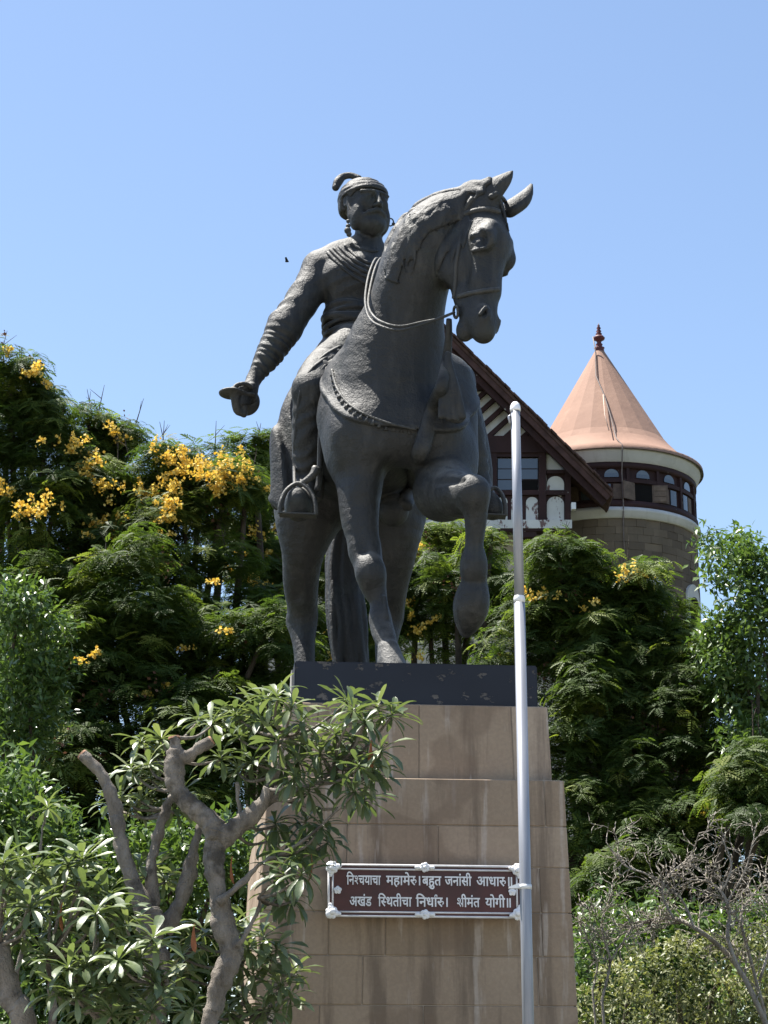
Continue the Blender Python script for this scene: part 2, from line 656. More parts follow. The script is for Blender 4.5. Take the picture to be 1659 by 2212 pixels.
HF.chain(px((1012, 1120, 17.84, 3), (1013, 1180, 17.95, 3)), 0.04, True)
HF.chain(px((940, 1040, 18.2, 6), (975, 1040, 18.05, 5), (1002, 1042, 17.85, 4)), 0.06, True)
HF.chain(px((640, 1150, 20.4, 6), (640, 1220, 20.55, 6), (644, 1290, 20.85, 5)), 0.08, True)
HF.chain(px((668, 1160, 20.35, 5), (662, 1240, 20.6, 5)), 0.08, True)
# head in its own frame
HL = 1.50
hO = P(1055, 444, 18.12)
hd = Vector((-0.07, -0.13, -1.0)).normalized()
hf = Vector((math.cos(R_(29)), -math.sin(R_(29)), 0.0))
hf = (hf - hd * hf.dot(hd)).normalized()
hs = Vector((-math.sin(R_(29)), -math.cos(R_(29)), 0.0))
hs = (hs - hd * hs.dot(hd) - hf * hs.dot(hf)).normalized()
HM = [tuple(hf), tuple(hs), tuple(hd)]


def hp(f, s_, d):
    return hO + (hf * f + hs * s_ + hd * d) * HL


def hc(f0, s0, d0, r0, f1, s1, d1, r1, k=0.05, sub=False, flat=None):
    HF.cone(hp(f0, s0, d0), hp(f1, s1, d1), r0 * HL, r1 * HL, k, sub, flat)


def he(f, s_, d, rf, rs, rd, k=0.05, sub=False):
    HF.ell(hp(f, s_, d), (rf * HL, rs * HL, rd * HL), HM, k, sub)


hc(-.03, 0, .04, .125, .005, 0, .30, .148, .1)
hc(.005, 0, .30, .14, .0, 0, .64, .093, .1)
hc(.0, 0, .64, .093, -.005, 0, .86, .098, .08)
hc(-.20, 0, .42, .085, -.075, 0, .82, .07, .08)
for s in (1, -1):
    he(-.165, s * .06, .37, .185, .075, .20, .06)
    hc(.085, s * .105, .25, .05, .075, s * .155, .325, .048, .05)
    he(.055, s * .142, .355, .085, .055, .085, .05)
    hc(.02, s * .125, .42, .03, .0, s * .092, .60, .026, .09)
    he(.040, s * .195, .385, .066, .050, .072, .04, True)
    he(.030, s * .150, .388, .046, .036, .046, .012)
    hc(.10, s * .150, .325, .020, -.005, s * .178, .330, .020, .025)
    hc(.075, s * .165, .435, .013, .0, s * .172, .440, .013, .025)
    he(.045, s * .072, .855, .05, .036, .06, .05)
    he(.062, s * .104, .855, .018, .030, .036, .025, True)
    hc(.075, s * .10, .82, .012, .045, s * .118, .88, .012, .02)
    hc(-.055, s * .07, .99, .02, -.075, s * .105, .85, .010, .02, True)
    hc(.08, s * .02, .35, .03, .075, s * .028, .66, .022, .05)
he(.012, 0, .925, .078, .078, .082, .05)
he(-.115, 0, .895, .055, .06, .075, .04)
# ears
HF.chain(px((1042, 442, 18.02, 30), (1063, 412, 17.98, 30), (1088, 390, 17.95, 19), (1109, 368, 17.92, 2)), 0.05, flat=((-.45, -.8, .2), .6))
HF.chain(px((1078, 428, 17.86, 7), (1086, 404, 17.86, 11), (1104, 378, 17.86, 3)), 0.02, True)
HF.chain(px((1104, 450, 18.3, 23), (1124, 437, 18.32, 22), (1138, 420, 18.34, 14), (1148, 398, 18.36, 2)), 0.05, flat=((-.45, -.8, .2), .6))
HF.chain(px((1117, 434, 18.2, 5), (1132, 420, 18.2, 7), (1143, 405, 18.22, 2)), 0.02, True)
# breast cloth: a raised step over the lower neck and breast, its lower edge cut by a plane
_A, _B, _C = P(722, 800, 19.35), P(815, 908, 18.42), P(925, 932, 18.35)
_pn = (_B - _A).cross(_C - _A).normalized()
if _pn.z < 0:
    _pn = -_pn
X3, Y3, Z3 = HF.ax[0][:, None, None], HF.ax[1][None, :, None], HF.ax[2][None, None, :]
_sd3 = (X3 - _A.x) * _pn.x + (Y3 - _A.y) * _pn.y + (Z3 - _A.z) * _pn.z
_win = np.clip(_sd3 / 0.02 + 0.5, 0, 1) * np.clip((1.0 - _sd3) / 0.5, 0, 1)
HF.D -= (0.028 * _win * (Y3 < 19.6)).astype(np.float32)
_rim = np.exp(-((_sd3 - 0.035) / 0.022) ** 2)
HF.D -= (0.016 * _rim * (Y3 < 19.6)).astype(np.float32)
# irregular hand-modelled surface
HF.D += (0.006 * np.sin(X3 * 9 + 2 * np.sin(Z3 * 5)) * np.sin(Y3 * 8 + 1.5 * np.sin(X3 * 7)) * np.sin(Z3 * 7)).astype(np.float32)
HF.D = np.maximum(HF.D, (PLAT_Z + 0.001) - Z3).astype(np.float32)

# ------------------------------------------------ rider
RF = Field((-1.75, 18.3, P(600, 1140, 19.3).z - 0.1), (1.4, 20.95, P(760, 360, 20.0).z), 0.0148)
q1 = 0.08
tf = Vector((math.sin(R_(24)), -math.cos(R_(24)), 0.0))        # way the trunk faces
ts = Vector((-math.cos(R_(24)), -math.sin(R_(24)), 0.0))       # his right
TM = [tuple(tf), tuple(ts), (0, 0, 1)]
RF.ell(P(770, 605, 20.05), (0.25, 0.37, 0.40), TM, q1)
RF.ell(P(768, 560, 20.1), (0.20, 0.36, 0.20), TM, q1)
RF.ell(P(764, 680, 20.1), (0.25, 0.315, 0.40), TM, q1)
RF.ell(P(762, 780, 20.12), (0.34, 0.36, 0.33), TM, q1)
for s in (1, -1):
    RF.ell(P(770 - s * 26, 600, 19.93), (0.15, 0.22, 0.21), TM, 0.14)
RF.chain(px((790, 552, 20.05, 36), (795, 520, 20.05, 30), (797, 480, 20.05, 29)), q1)
RF.chain(px((760, 548, 20.1, 32), (695, 578, 20.05, 38)), q1)
RF.chain(px((800, 548, 20.15, 32), (845, 580, 20.3, 38)), q1)
# arms
RF.chain(px((692, 585, 20.05, 40), (660, 640, 19.97, 37), (614, 708, 19.9, 36)), q1)
RF.chain(px((616, 706, 19.9, 36), (585, 760, 19.85, 31), (549, 818, 19.78, 15.5)), q1)
RF.chain(px((845, 585, 20.3, 40), (880, 650, 20.25, 34), (890, 710, 20.0, 32)), q1)
RF.chain(px((890, 710, 20.0, 31), (868, 650, 19.55, 26), (848, 605, 19.3, 17)), q1)
RF.ell(P(842, 592, 19.25), (0.11, 0.12, 0.13), k=0.05)
for i in range(4):
    RF.chain(px((842 - i * 2, 575 + i * 9, 19.28, 6), (832 - i, 577 + i * 9, 19.18, 6), (830, 585 + i * 8, 19.2, 5)), 0.015)
RF.chain(px((850, 580, 19.25, 7), (838, 568, 19.16, 6)), 0.02)
# right hand: palm, four fingers round the grip and a thumb
RF.chain(px((549, 818, 19.78, 15), (543, 832, 19.74, 17), (536, 856, 19.70, 20)), 0.04)
for i in range(4):
    yy = 843 + i * 9
    RF.chain(px((540 - i * 1.5, yy, 19.62, 6.5), (524 - i * 1.5, yy + 2, 19.55, 6.8), (512 - i, yy + 5, 19.60, 6.2), (512 - i, yy + 8, 19.70, 5.4)), 0.012)
RF.chain(px((546, 832, 19.64, 7), (532, 836, 19.54, 6.5), (519, 838, 19.54, 5.5)), 0.015)
# legs
RF.chain(px((748, 800, 20.1, 62), (708, 812, 19.7, 56), (674, 842, 19.32, 41)), q1)
RF.chain(px((674, 842, 19.32, 40), (667, 905, 19.38, 36), (664, 975, 19.48, 33), (660, 1040, 19.55, 25)), q1)
RF.chain(px((660, 1045, 19.55, 25), (655, 1070, 19.4, 27), (645, 1090, 19.15, 27)), 0.06)
RF.chain(px((645, 1096, 19.1, 31), (643, 1078, 19.04, 25), (645, 1058, 19.0, 7)), 0.03)
RF.chain(px((800, 800, 20.35, 62), (900, 790, 20.1, 54), (985, 822, 19.55, 38)), q1)
RF.chain(px((985, 822, 19.55, 38), (1008, 905, 19.55, 33), (1026, 985, 19.6, 28), (1036, 1040, 19.6, 22)), q1)
RF.chain(px((1036, 1045, 19.6, 22), (1048, 1075, 19.5, 24), (1062, 1098, 19.25, 25), (1066, 1100, 19.15, 21)), 0.06)
RF.chain(px((1066, 1100, 19.15, 21), (1065, 1085, 19.12, 17), (1062, 1066, 19.1, 6)), 0.03)
# skirt of the coat falling behind each leg, and over the thighs
sk = ((-.5, -.75, .2), .55)
RF.chain(px((745, 770, 20.15, 62), (695, 825, 20.1, 52), (655, 885, 20.05, 46), (630, 960, 20.0, 44), (624, 1040, 19.98, 44), (622, 1088, 19.97, 46)), 0.1, flat=((.15, -.9, .3), .5))
RF.chain(px((672, 880, 19.98, 40), (660, 970, 19.95, 45), (655, 1060, 19.93, 46)), 0.08, flat=((.15, -.9, .3), .5))
RF.chain(px((762, 752, 19.9, 52), (715, 790, 19.66, 48), (680, 815, 19.42, 34)), 0.08)
RF.chain(px((985, 800, 19.9, 34), (1022, 890, 19.95, 32), (1046, 990, 19.95, 26), (1052, 1045, 19.95, 20)), 0.08, flat=((.9, -.3, .2), .55))
RF.cone(P(575, 1118, 19.95), P(700, 1103, 19.95), 0.14, 0.12, 0.03, True)
schain0 = [P(583, 1076, 19.98), P(600, 1090, 19.9), P(625, 1094, 19.86), P(655, 1092, 19.86), P(678, 1086, 19.9)]
RF.chain([(q, 0.035) for q in smooth_path(schain0, 3)], 0.03)
# folds: sleeves, skirt, trouser leg
Xr, Yr, Zr = RF.ax[0][:, None, None], RF.ax[1][None, :, None], RF.ax[2][None, None, :]


def folds(a, b, rmax, wave, amp, tilt=0.7, seed=0.0, sharp=1.6):
    a, b = np.array(a), np.array(b)
    g = RF.blk(np.minimum(a, b) - rmax, np.maximum(a, b) + rmax)
    if g is None:
        return
    sl, X, Y, Z = g
    ax = (b - a).astype(np.float32)
    L = float(np.linalg.norm(ax))
    ax = ax / L
    px_, py_, pz_ = X - np.float32(a[0]), Y - np.float32(a[1]), Z - np.float32(a[2])
    t = px_ * ax[0] + py_ * ax[1] + pz_ * ax[2]
    u = np.cross(ax, (0.0, 1.0, 0.1))
    u = (u / np.linalg.norm(u)).astype(np.float32)
    w = np.cross(ax, u).astype(np.float32)
    an = np.arctan2(px_ * w[0] + py_ * w[1] + pz_ * w[2], px_ * u[0] + py_ * u[1] + pz_ * u[2])
    rr = np.sqrt(np.maximum(px_ ** 2 + py_ ** 2 + pz_ ** 2 - t ** 2, 0))
    ph = 2 * np.pi * t / wave + tilt * 2.2 * np.sin(an + seed) + 0.9 * np.sin(2 * an + seed * 2 + t * 5) + 1.1 * np.sin(t * 2 * np.pi / (wave * 2.7) + seed)
    f = np.abs(np.sin(ph * 0.5)) ** sharp
    m = np.clip((rmax - rr) / (0.3 * rmax), 0, 1) * np.clip(t / 0.08, 0, 1) * np.clip((L - t) / 0.08, 0, 1)
    RF.D[sl] -= (amp * (f - 0.45) * m * (0.55 + 0.45 * np.sin(an * 1.0 + seed * 3))).astype(np.float32)


folds(P(612, 708, 19.9), P(551, 815, 19.78), 0.24, 0.075, 0.021, 0.8, 0.3, 2.6)
folds(P(672, 620, 20.0), P(604, 722, 19.9), 0.26, 0.19, 0.024, 1.4, 1.3, 2.6)
folds(P(672, 845, 19.32), P(660, 1045, 19.55), 0.25, 0.16, 0.015, 1.8, 2.1, 2.4)
folds(P(705, 560, 20.05), P(768, 690, 20.1), 0.55, 0.16, 0.03, 0.9, 0.7, 3.0)
folds(P(765, 740, 20.0), P(682, 815, 19.4), 0.42, 0.13, 0.03, 0.25, 2.6, 1.2)
folds(P(990, 830, 19.55), P(1036, 1040, 19.6), 0.22, 0.18, 0.026, 0.9, 1.1)
# lengthwise folds of the hanging skirt
_w = np.clip((P(640, 880, 20).z - Zr) / 0.3, 0, 1) * np.clip((-0.55 - Xr) / 0.1, 0, 1) * np.clip((Yr - 19.72) / 0.1, 0, 1)
RF.D += (0.016 * np.sin(Xr * 30 + Yr * 12 + 1.5 * np.sin(Zr * 3)) * _w).astype(np.float32)
# rings of the waist sash
for i in range(6):
    c = P(763, 679 + i * 9.5, 20.1)
    rr = 1.14 - 0.03 * abs(i - 2)
    ring = []
    for j in range(21):
        a = 2 * math.pi * j / 20
        p = c + tf * (0.232 * rr * math.cos(a)) + ts * (0.288 * rr * math.sin(a)) + Vector((0, 0, 0.022 * math.sin(a * 2 + i * 1.7) + 0.02 * math.cos(a)))
        ring.append((p, 0.026 + 0.007 * math.sin(i * 2.3 + a * 3)))
    RF.chain(ring, 0.018)
# head frame
RH = 0.68
rO = P(789, 443, 20.0)
ru = Vector((0.06, -0.16, 1.0)).normalized()
rf = Vector((math.sin(R_(30)), -math.cos(R_(30)), 0.0))
rf = (rf - ru * rf.dot(ru)).normalized()
rs = Vector((-math.cos(R_(30)), -math.sin(R_(30)), 0.0))
rs = (rs - ru * rs.dot(ru) - rf * rs.dot(rf)).normalized()
RM = [tuple(rf), tuple(rs), tuple(ru)]


def rp(f, s_, u):
    return rO + (rf * f + rs * s_ + ru * u) * RH


def rc(f0, s0, u0, r0, f1, s1, u1, r1, k=0.02, sub=False):
    RF.cone(rp(f0, s0, u0), rp(f1, s1, u1), r0 * RH, r1 * RH, k, sub)


def re_(f, s_, u, a, b, c, k=0.02, sub=False):
    RF.ell(rp(f, s_, u), (a * RH, b * RH, c * RH), RM, k, sub)


re_(-.05, 0, .05, .39, .335, .32, .05)
re_(.09, 0, -.08, .27, .27, .33, .06)
re_(.15, 0, -.30, .20, .19, .17, .05)
for s in (1, -1):
    rc(.365, s * .055, .135, .026, .285, s * .235, .118, .03, .035)     # brow
    re_(.365, s * .125, .055, .06, .085, .045, .035, True)              # socket
    re_(.300, s * .128, .055, .050, .062, .045, .008)                   # eye
    rc(.345, s * .07, .083, .012, .30, s * .20, .078, .012, .008)
    rc(.345, s * .07, .030, .009, .30, s * .20, .034, .009, .008)
    re_(.25, s * .19, -.03, .08, .07, .08, .04)                         # cheekbone
    re_(.41, s * .045, -.105, .045, .036, .034, .012)                       # wing of the nose
    rc(.425, s * .015, -.175, .040, .385, s * .13, -.225, .044, .008)   # moustache
    rc(.385, s * .13, -.225, .042, .30, s * .24, -.30, .012, .006)
    re_(-.02, s * .335, .02, .075, .03, .12, .02)                       # ear
    re_(.0, s * .36, .02, .04, .02, .07, .012, True)
    re_(.17, s * .235, -.25, .16, .10, .24, .03)                         # beard along the jaw
    rc(.05, s * .30, .02, .055, .1, s * .27, -.25, .075, .02)
rc(.35, 0, .12, .030, .465, 0, -.07, .046, .02)
re_(.465, 0, -.085, .05, .046, .04, .012)
re_(.37, 0, -.245, .05, .08, .026, .008)
rc(.36, -.08, -.222, .008, .36, .08, -.222, .008, .006, True)
re_(.25, 0, -.37, .21, .235, .18, .03)
rc(.27, 0, -.36, .14, .32, 0, -.50, .06, .04)
# strands of the beard
for i in range(13):
    s = (i - 6) / 6.0
    rc(.40 - .15 * s * s, s * .26, -.25, .020, .415 - .16 * s * s, s * .17, -.47 + .07 * s * s, .012, .008)

TF = Field(tuple(rO - Vector((0.5, 0.5, 0.45))), tuple(rO + Vector((0.45, 0.45, 0.45))), 0.0095)


def te(f, s_, u, a, b, c, k=0.02, sub=False):
    TF.ell(rp(f, s_, u), (a * RH, b * RH, c * RH), RM, k, sub)


te(-.06, 0, .09, .425, .365, .325, .02)
te(-.15, 0, -.04, .33, .355, .30, .06)
te(.40, 0, -.12, .40, .62, .365, .02, True)
te(.05, 0, -.40, .6, .6, .34, .03, True)
for s in (1, -1):
    te(.0, s * .38, -.06, .13, .12, .16, .02, True)
for i in range(12):                      # wound folds: each runs from the brow round the side to the nape
    v = i / 11.0
    ring = []
    for j in range(23):
        a = -math.pi * 0.72 + 2 * math.pi * 0.72 * j / 22
        q = Vector((math.cos(a), math.sin(a) * .9, .42 + .62 * v - .62 * (1 - math.cos(a)) * (.62 - .45 * v) + .03 * math.sin(a * 3 + i * 1.3)))
        q.x *= (1 - .62 * v)
        q.y *= (1 - .55 * v)
        q = Vector((q.x * .415, q.y * .365, q.z * .325))
        e = math.sqrt((q.x / .418) ** 2 + (q.y / .368) ** 2 + (q.z / .328) ** 2)
        q = q / max(e, 0.2)
        ring.append((rp(q.x - .07, q.y, q.z + .09), 0.017 + 0.006 * math.sin(a * 2.5 + i * 2)))
    TF.chain(ring, 0.010)
TF.chain(px((775, 385, 20.1, 7), (757, 379, 20.12, 7), (741, 382, 20.12, 8), (731, 392, 20.1, 10), (725, 405, 20.08, 8)), 0.02)

statue = empty('equestrian_statue', (P(800, 1432, 19.6).x, 19.6, PLAT_Z))
tag(statue, 'dark bronze statue of a turbaned rider on a horse lifting one foreleg', 'statue')


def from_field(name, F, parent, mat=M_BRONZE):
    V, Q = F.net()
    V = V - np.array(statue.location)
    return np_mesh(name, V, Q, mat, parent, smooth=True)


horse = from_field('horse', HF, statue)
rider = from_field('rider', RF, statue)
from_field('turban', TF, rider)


def rel_tube(name, pts, r, parent, mat=M_BRONZE2, seg=8, n=4, flat=None):
    pts = [p - Vector(statue.location) for p in smooth_path(pts, n)]
    rr = lerp_list(r, len(pts)) if isinstance(r, list) else r
    bm = bmesh.new()
    add_tube(bm, pts, rr, seg, flat=flat)
    return bm_obj(name, bm, mat, parent, smooth=True)


def on(fields, xy, off=0.0, default=None):
    out = []
    for x, y in xy:
        p, n = hit(fields, x, y, off=off)
        if p is not None:
            out.append(p)
    return out


# mane: locks laid on the crest and side of the neck
MF = Field((0.0, 17.4, P(900, 660, 18.5).z), (1.35, 19.3, P(1000, 395, 18.3).z), 0.0125)
crest = [(1040, 424), (1012, 419), (985, 420), (960, 425), (937, 432), (915, 444), (896, 458), (880, 474), (866, 492), (855, 512), (846, 532), (838, 553), (830, 575), (822, 597)]
rm = random.Random(3)
CR = smooth_path([Vector((x, y, 0)) for x, y in crest], 6)


def crest_at(t):
    t = min(max(t, 0), 1) * (len(CR) - 1)
    i = min(int(t), len(CR) - 2)
    p = CR[i].lerp(CR[i + 1], t - i)
    d = (CR[i + 1] - CR[i]).normalized()
    return p, Vector((d.y, -d.x, 0)) * -1.0        # second: picture direction towards the neck's inside


for i in range(120):
    t0 = rm.uniform(-0.02, 0.86)
    L = rm.uniform(0.2, 0.34)
    a0 = rm.uniform(0, 44) * (1.0 if t0 < .6 else .6)
    a1 = a0 + rm.uniform(8, 24)
    r0 = rm.uniform(0.013, 0.024)
    pts = []
    for q in range(9):
        t = q / 8
        c, n2 = crest_at(t0 + L * t)
        if n2.y < 0 and n2.x < 0:
            n2 = -n2
        off = 3 + a0 + (a1 - a0) * t ** 1.3 + 3 * math.sin(t * 7 + i)
        p, n = near([HF], c.x + n2.x * off, c.y + n2.y * off)
        if p is None:
            continue
        pts.append((p + n * 0.017, r0 * (1.0 - 0.8 * t ** 1.5) * (0.7 + 0.3 * min(1, t * 5))))
    if len(pts) > 3:
        MF.chain(pts, 0.012)
for off in (10, 22, 34, 46):
    lay = []
    for i in range(26):
        c, n2 = crest_at(i / 25 * (0.98 if off < 30 else .8))
        if n2.y < 0 and n2.x < 0:
            n2 = -n2
        p, n = near([HF], c.x + n2.x * off, c.y + n2.y * off)
        if p is not None:
            lay.append((p - n * 0.010, 0.027 * (1 - 0.55 * (i / 25) ** 3)))
    MF.chain(lay, 0.05, n=2)
for i in range(40):
    t = i / 39
    c, n2 = crest_at(t)
    p, n = near([HF], c.x + n2.x * 9, c.y + n2.y * 9)
    if p is not None:
        MF.ell(p + Vector((0.02, 0.12, 0.0)), (0.06, 0.12, 0.05), k=0.05)
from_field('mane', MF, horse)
# locks behind the ear down the cheek, and the forelock
LF = Field((0.35, 17.2, P(950, 640, 18.0).z), (1.45, 18.7, P(1000, 405, 18.0).z), 0.0135)
for pl, r in ((((1008, 470), (985, 500), (962, 530), (948, 565), (942, 600)), 0.048), (((1012, 478), (996, 510), (980, 545), (975, 575)), 0.036), (((1002, 480), (975, 512), (957, 545), (950, 580)), 0.036), (((1020, 480), (1006, 515), (1000, 545)), 0.026)):
    q = on([HF], pl, 0.008)
    if len(q) > 2:
        LF.chain([(p, r * 1.45 * math.sin(math.pi * (0.22 + 0.74 * i / (len(q) - 1)))) for i, p in enumerate(q)], 0.02, flat=((-.5, -.82, .1), .5))
for pl in (((1062, 425), (1080, 440), (1092, 470), (1098, 500)), ((1070, 420), (1092, 436), (1102, 462)), ((1085, 425), (1102, 440), (1108, 462))):
    q = on([HF], pl, 0.006)
    if len(q) > 2:
        LF.chain([(p, 0.034 * (1 - 0.7 * i / (len(q) - 1))) for i, p in enumerate(q)], 0.02)
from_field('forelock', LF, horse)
# tail: long locks hanging between the hind legs
GF = Field((-0.85, 21.0, PLAT_Z), (0.15, 22.6, P(745, 1000, 21.8).z), 0.018)
def schain(F, pts, k, n=6, flat=None):
    F.chain(pts, k, flat=flat, n=n)


schain(GF, px((752, 1020, 21.9, 34), (746, 1120, 22.1, 34), (742, 1230, 22.05, 28), (752, 1340, 21.95, 23), (762, 1440, 21.9, 16), (768, 1520, 21.85, 8)), 0.1)
for i in range(26):
    o = rm.uniform(-30, 28)
    yo = rm.uniform(-0.15, 0.1)
    schain(GF, px((750 + o * 0.6, 1110, 22.0 + yo, 9), (744 + o + rm.uniform(-7, 7), 1230 + rm.uniform(-20, 20), 22.0 + yo, 10), (753 + o * 1.1 + rm.uniform(-9, 9), 1340, 21.92 + yo, 9), (760 + o * 1.0 + rm.uniform(-8, 8), 1440, 21.88 + yo, 7), (766 + o * 0.7, 1500 + rm.uniform(-20, 20), 21.85 + yo, 2)), 0.02)
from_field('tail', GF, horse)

# tack
ALL = [HF, RF]


def strap(name, xy, r, parent, off=0.006, mat=M_BRONZE2, fields=None, n=3):
    q = on(fields or [HF], xy, off)
    if len(q) > 1:
        return rel_tube(name, q, r, parent, mat, 6, n)


strap('browband', [(1000, 466), (1015, 459), (1032, 455), (1048, 453), (1062, 454), (1078, 459)], 0.030, horse)
strap('cheek_strap', [(1002, 468), (998, 500), (992, 535), (986, 570), (984, 610), (982, 645), (980, 672)], 0.022, horse)
strap('noseband', [(974, 650), (990, 642), (1010, 636), (1035, 631), (1058, 627), (1076, 625)], 0.026, horse)
strap('crown_strap', [(1003, 462), (1012, 442), (1022, 428)], 0.026, horse)
bp, bn = near([HF], 983, 674)
bm = bmesh.new()
c = bp + bn * 0.03 - Vector(statue.location)
u1 = Vector((0.6, -0.2, 0.75)).normalized()
u2 = bn.cross(u1).normalized()
u1 = u2.cross(bn).normalized()
add_tube(bm, [c + (u1 * math.cos(a) + u2 * math.sin(a)) * 0.055 for a in [2 * math.pi * i / 16 for i in range(17)]], 0.014, 6)
bm_obj('bit_ring', bm, M_BRONZE2, horse, True)
bm = bmesh.new()
kp, kn = near([HF], 1001, 463)
bmesh.ops.create_uvsphere(bm, u_segments=12, v_segments=8, radius=0.045)
bmesh.ops.translate(bm, vec=kp - Vector(statue.location), verts=bm.verts)
bm_obj('bridle_boss', bm, M_BRONZE2, horse, True)
bit = bp + bn * 0.04
dY = bit.y
# reins: two cords from the bit round the neck to the left hand
for dx, dy in ((0, 0), (9, -9)):
    pts = [bit, P(950, 687 - dy * 0.1, dY - 0.05), P(915, 699 + dy * 0.45, dY - 0.12), P(865, 713 + dy * 0.9, 17.75), P(828, 706 + dy, 17.82), P(800 + dx * 0.6, 690 + dy, 18.05), P(789 + dx * 0.7, 655, 18.32), P(793 + dx, 610, 18.6), P(803 + dx, 575, 18.9), P(815 + dx, 558, 19.15), P(834, 580, 19.24)]
    rel_tube('rein', pts, 0.0125, horse, M_BRONZE2, 6, 5)
# broad martingale strap from the bit to the girth between the forelegs
mp = [P(970, 690, dY + 0.03), P(969, 730, dY + 0.12), P(964, 780, dY + 0.2), P(955, 830, 18.0)]
mr = [0.03, 0.038, 0.05, 0.06]
tailp = on([HF], [(938, 880), (922, 930), (905, 985), (888, 1040), (872, 1092)], 0.02)
rel_tube('martingale', mp + tailp, lerp_list(mr + [0.085] * len(tailp), (len(mp + tailp) - 1) * 4 + 1), horse, M_BRONZE, 10, 4, flat=Vector((0.35, -0.9, 0.2)).normalized())
# hanging cloth end on the far shoulder
KF = Field((P(935, 800, 18.2).x, 17.75, P(960, 935, 18.2).z), (P(1035, 800, 18.2).x, 18.75, P(960, 740, 18.2).z), 0.012)
kfl = (Vector((0.3, -0.9, 0.25)), 0.4)
schain(KF, px((966, 750, 18.24, 7), (968, 810, 18.26, 14), (974, 860, 18.28, 22), (982, 892, 18.28, 27)), 0.03, 2, kfl)
for o in (-22, -8, 6, 20):
    schain(KF, px((967, 765, 18.14, 5), (972 + o * .7, 840, 18.1, 8), (978 + o * 1.1, 905 - abs(o) * .3, 18.12, 8)), 0.02, 2)
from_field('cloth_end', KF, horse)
# tassels along the breast cloth edge
edge = [(719, 800), (721, 812), (724, 824), (728, 836), (733, 847), (740, 858), (748, 868), (757, 876), (767, 884), (778, 891), (790, 897), (803, 903), (817, 908), (832, 913), (848, 917), (865, 920), (882, 923), (900, 926)]
tb0 = None
for i, (x, y) in enumerate(edge):
    p, n = hit([HF], x + 2, y + 9, off=0.006)
    if p is None:
        continue
    if tb0 is None:
        bm = bmesh.new()
        bmesh.ops.create_cone(bm, cap_ends=True, segments=6, radius1=0.024, radius2=0.005, depth=0.06)
        tb0 = bm_obj('tassel', bm, M_BRONZE2, horse, True)
        o = tb0
    else:
        o = link(tb0.copy(), horse)
    o.location = p - Vector(statue.location)
    o.rotation_euler = (0, R_(35 - i * 2.2), 0)
rm_pts = on([HF], edge, 0.012)
rel_tube('cloth_cord', rm_pts, 0.014, horse, M_BRONZE2, 6, 3)
# edge of the coat falling from the waist over the thigh and behind the shin
for pl in ([(752, 748), (722, 762), (694, 779), (668, 802), (651, 838), (642, 890), (637, 950), (634, 1010), (636, 1055)], [(748, 760), (722, 776), (700, 792), (682, 812)], [(757, 742), (735, 748), (708, 762), (684, 780)]):
    q = on([RF], pl, -0.008)
    if len(q) > 2:
        rel_tube('coat_fold', q, [0.012] + [0.021] * (len(q) - 2) + [0.014], rider, M_BRONZE, 6, 3)
# saddle flap edge, stirrup leather and stirrups
q = [P(709, 795, 19.0), P(700, 840, 18.98), P(695, 900, 19.0), P(692, 970, 19.05), P(690, 1030, 19.1), P(685, 1060, 19.1)]
rel_tube('stirrup_leather', q, 0.03, rider, M_BRONZE, 8, 3)
for cx, cy, Yc, w, h, tilt in ((643, 1110, 18.94, 38, 66, 0.14), (1066, 1112, 19.05, 25, 58, 0.2)):
    a = [P(cx - w, cy, Yc), P(cx - w * 0.98, cy - h * 0.35, Yc), P(cx - w * 0.62, cy - h * 0.78, Yc + .03), P(cx + 2, cy - h, Yc + .06), P(cx + w * 0.68, cy - h * 0.78, Yc + .03), P(cx + w * 1.0, cy - h * 0.35, Yc), P(cx + w * 1.02, cy + 2, Yc)]
    st = rel_tube('stirrup', a, 0.022, rider, M_BRONZE2, 8, 4)
    bm = bmesh.new()
    pa, pb = P(cx - w - 2, cy, Yc) - Vector(statue.location), P(cx + w + 2, cy + 3, Yc) - Vector(statue.location)
    add_hull8(bm, [pa + Vector((0, -.03, 0)), pb + Vector((0, -.03, 0)), pb + Vector((0, -.03, .014)), pa + Vector((0, -.03, .014)), pa + Vector((0, .12, 0)), pb + Vector((0, .12, 0)), pb + Vector((0, .12, .014)), pa + Vector((0, .12, .014))])
    bm_obj('stirrup_tread', bm, M_BRONZE2, rider)
rel_tube('stirrup_strap', [P(645, 1050, 19.02), P(662, 1038, 19.0), P(676, 1026, 19.0), P(684, 1012, 19.02)], [0.03, 0.034, 0.04, 0.05], rider, M_BRONZE2, 8, 3)
# sword hilt in the right hand
SF = Field(tuple(P(505, 868, 19.6) - Vector((0.28, 0.35, 0.42))), tuple(P(520, 858, 19.6) + Vector((0.34, 0.35, 0.34))), 0.0105)
SF.chain(px((480, 850, 19.5, 4), (500, 849, 19.5, 9), (545, 853, 19.6, 7)), 0.02, flat=((0.05, .25, 1), .55))
SF.ell(P(500, 850, 19.55), (0.13, 0.16, 0.034), k=0.03)
SF.ell(P(532, 868, 19.78), (0.14, 0.09, 0.15), k=0.03)
SF.chain(px((520, 870, 19.6, 14), (526, 890, 19.62, 9), (528, 897, 19.62, 5)), 0.03)
SF.chain(px((507, 850, 19.5, 10), (512, 885, 19.56, 9), (524, 894, 19.6, 6)), 0.03)
SF.chain(px((500, 844, 19.45, 4), (512, 832, 19.45, 5), (530, 829, 19.5, 5), (543, 836, 19.55, 5)), 0.015)
from_field('sword_hilt', SF, rider, M_BRONZE2)
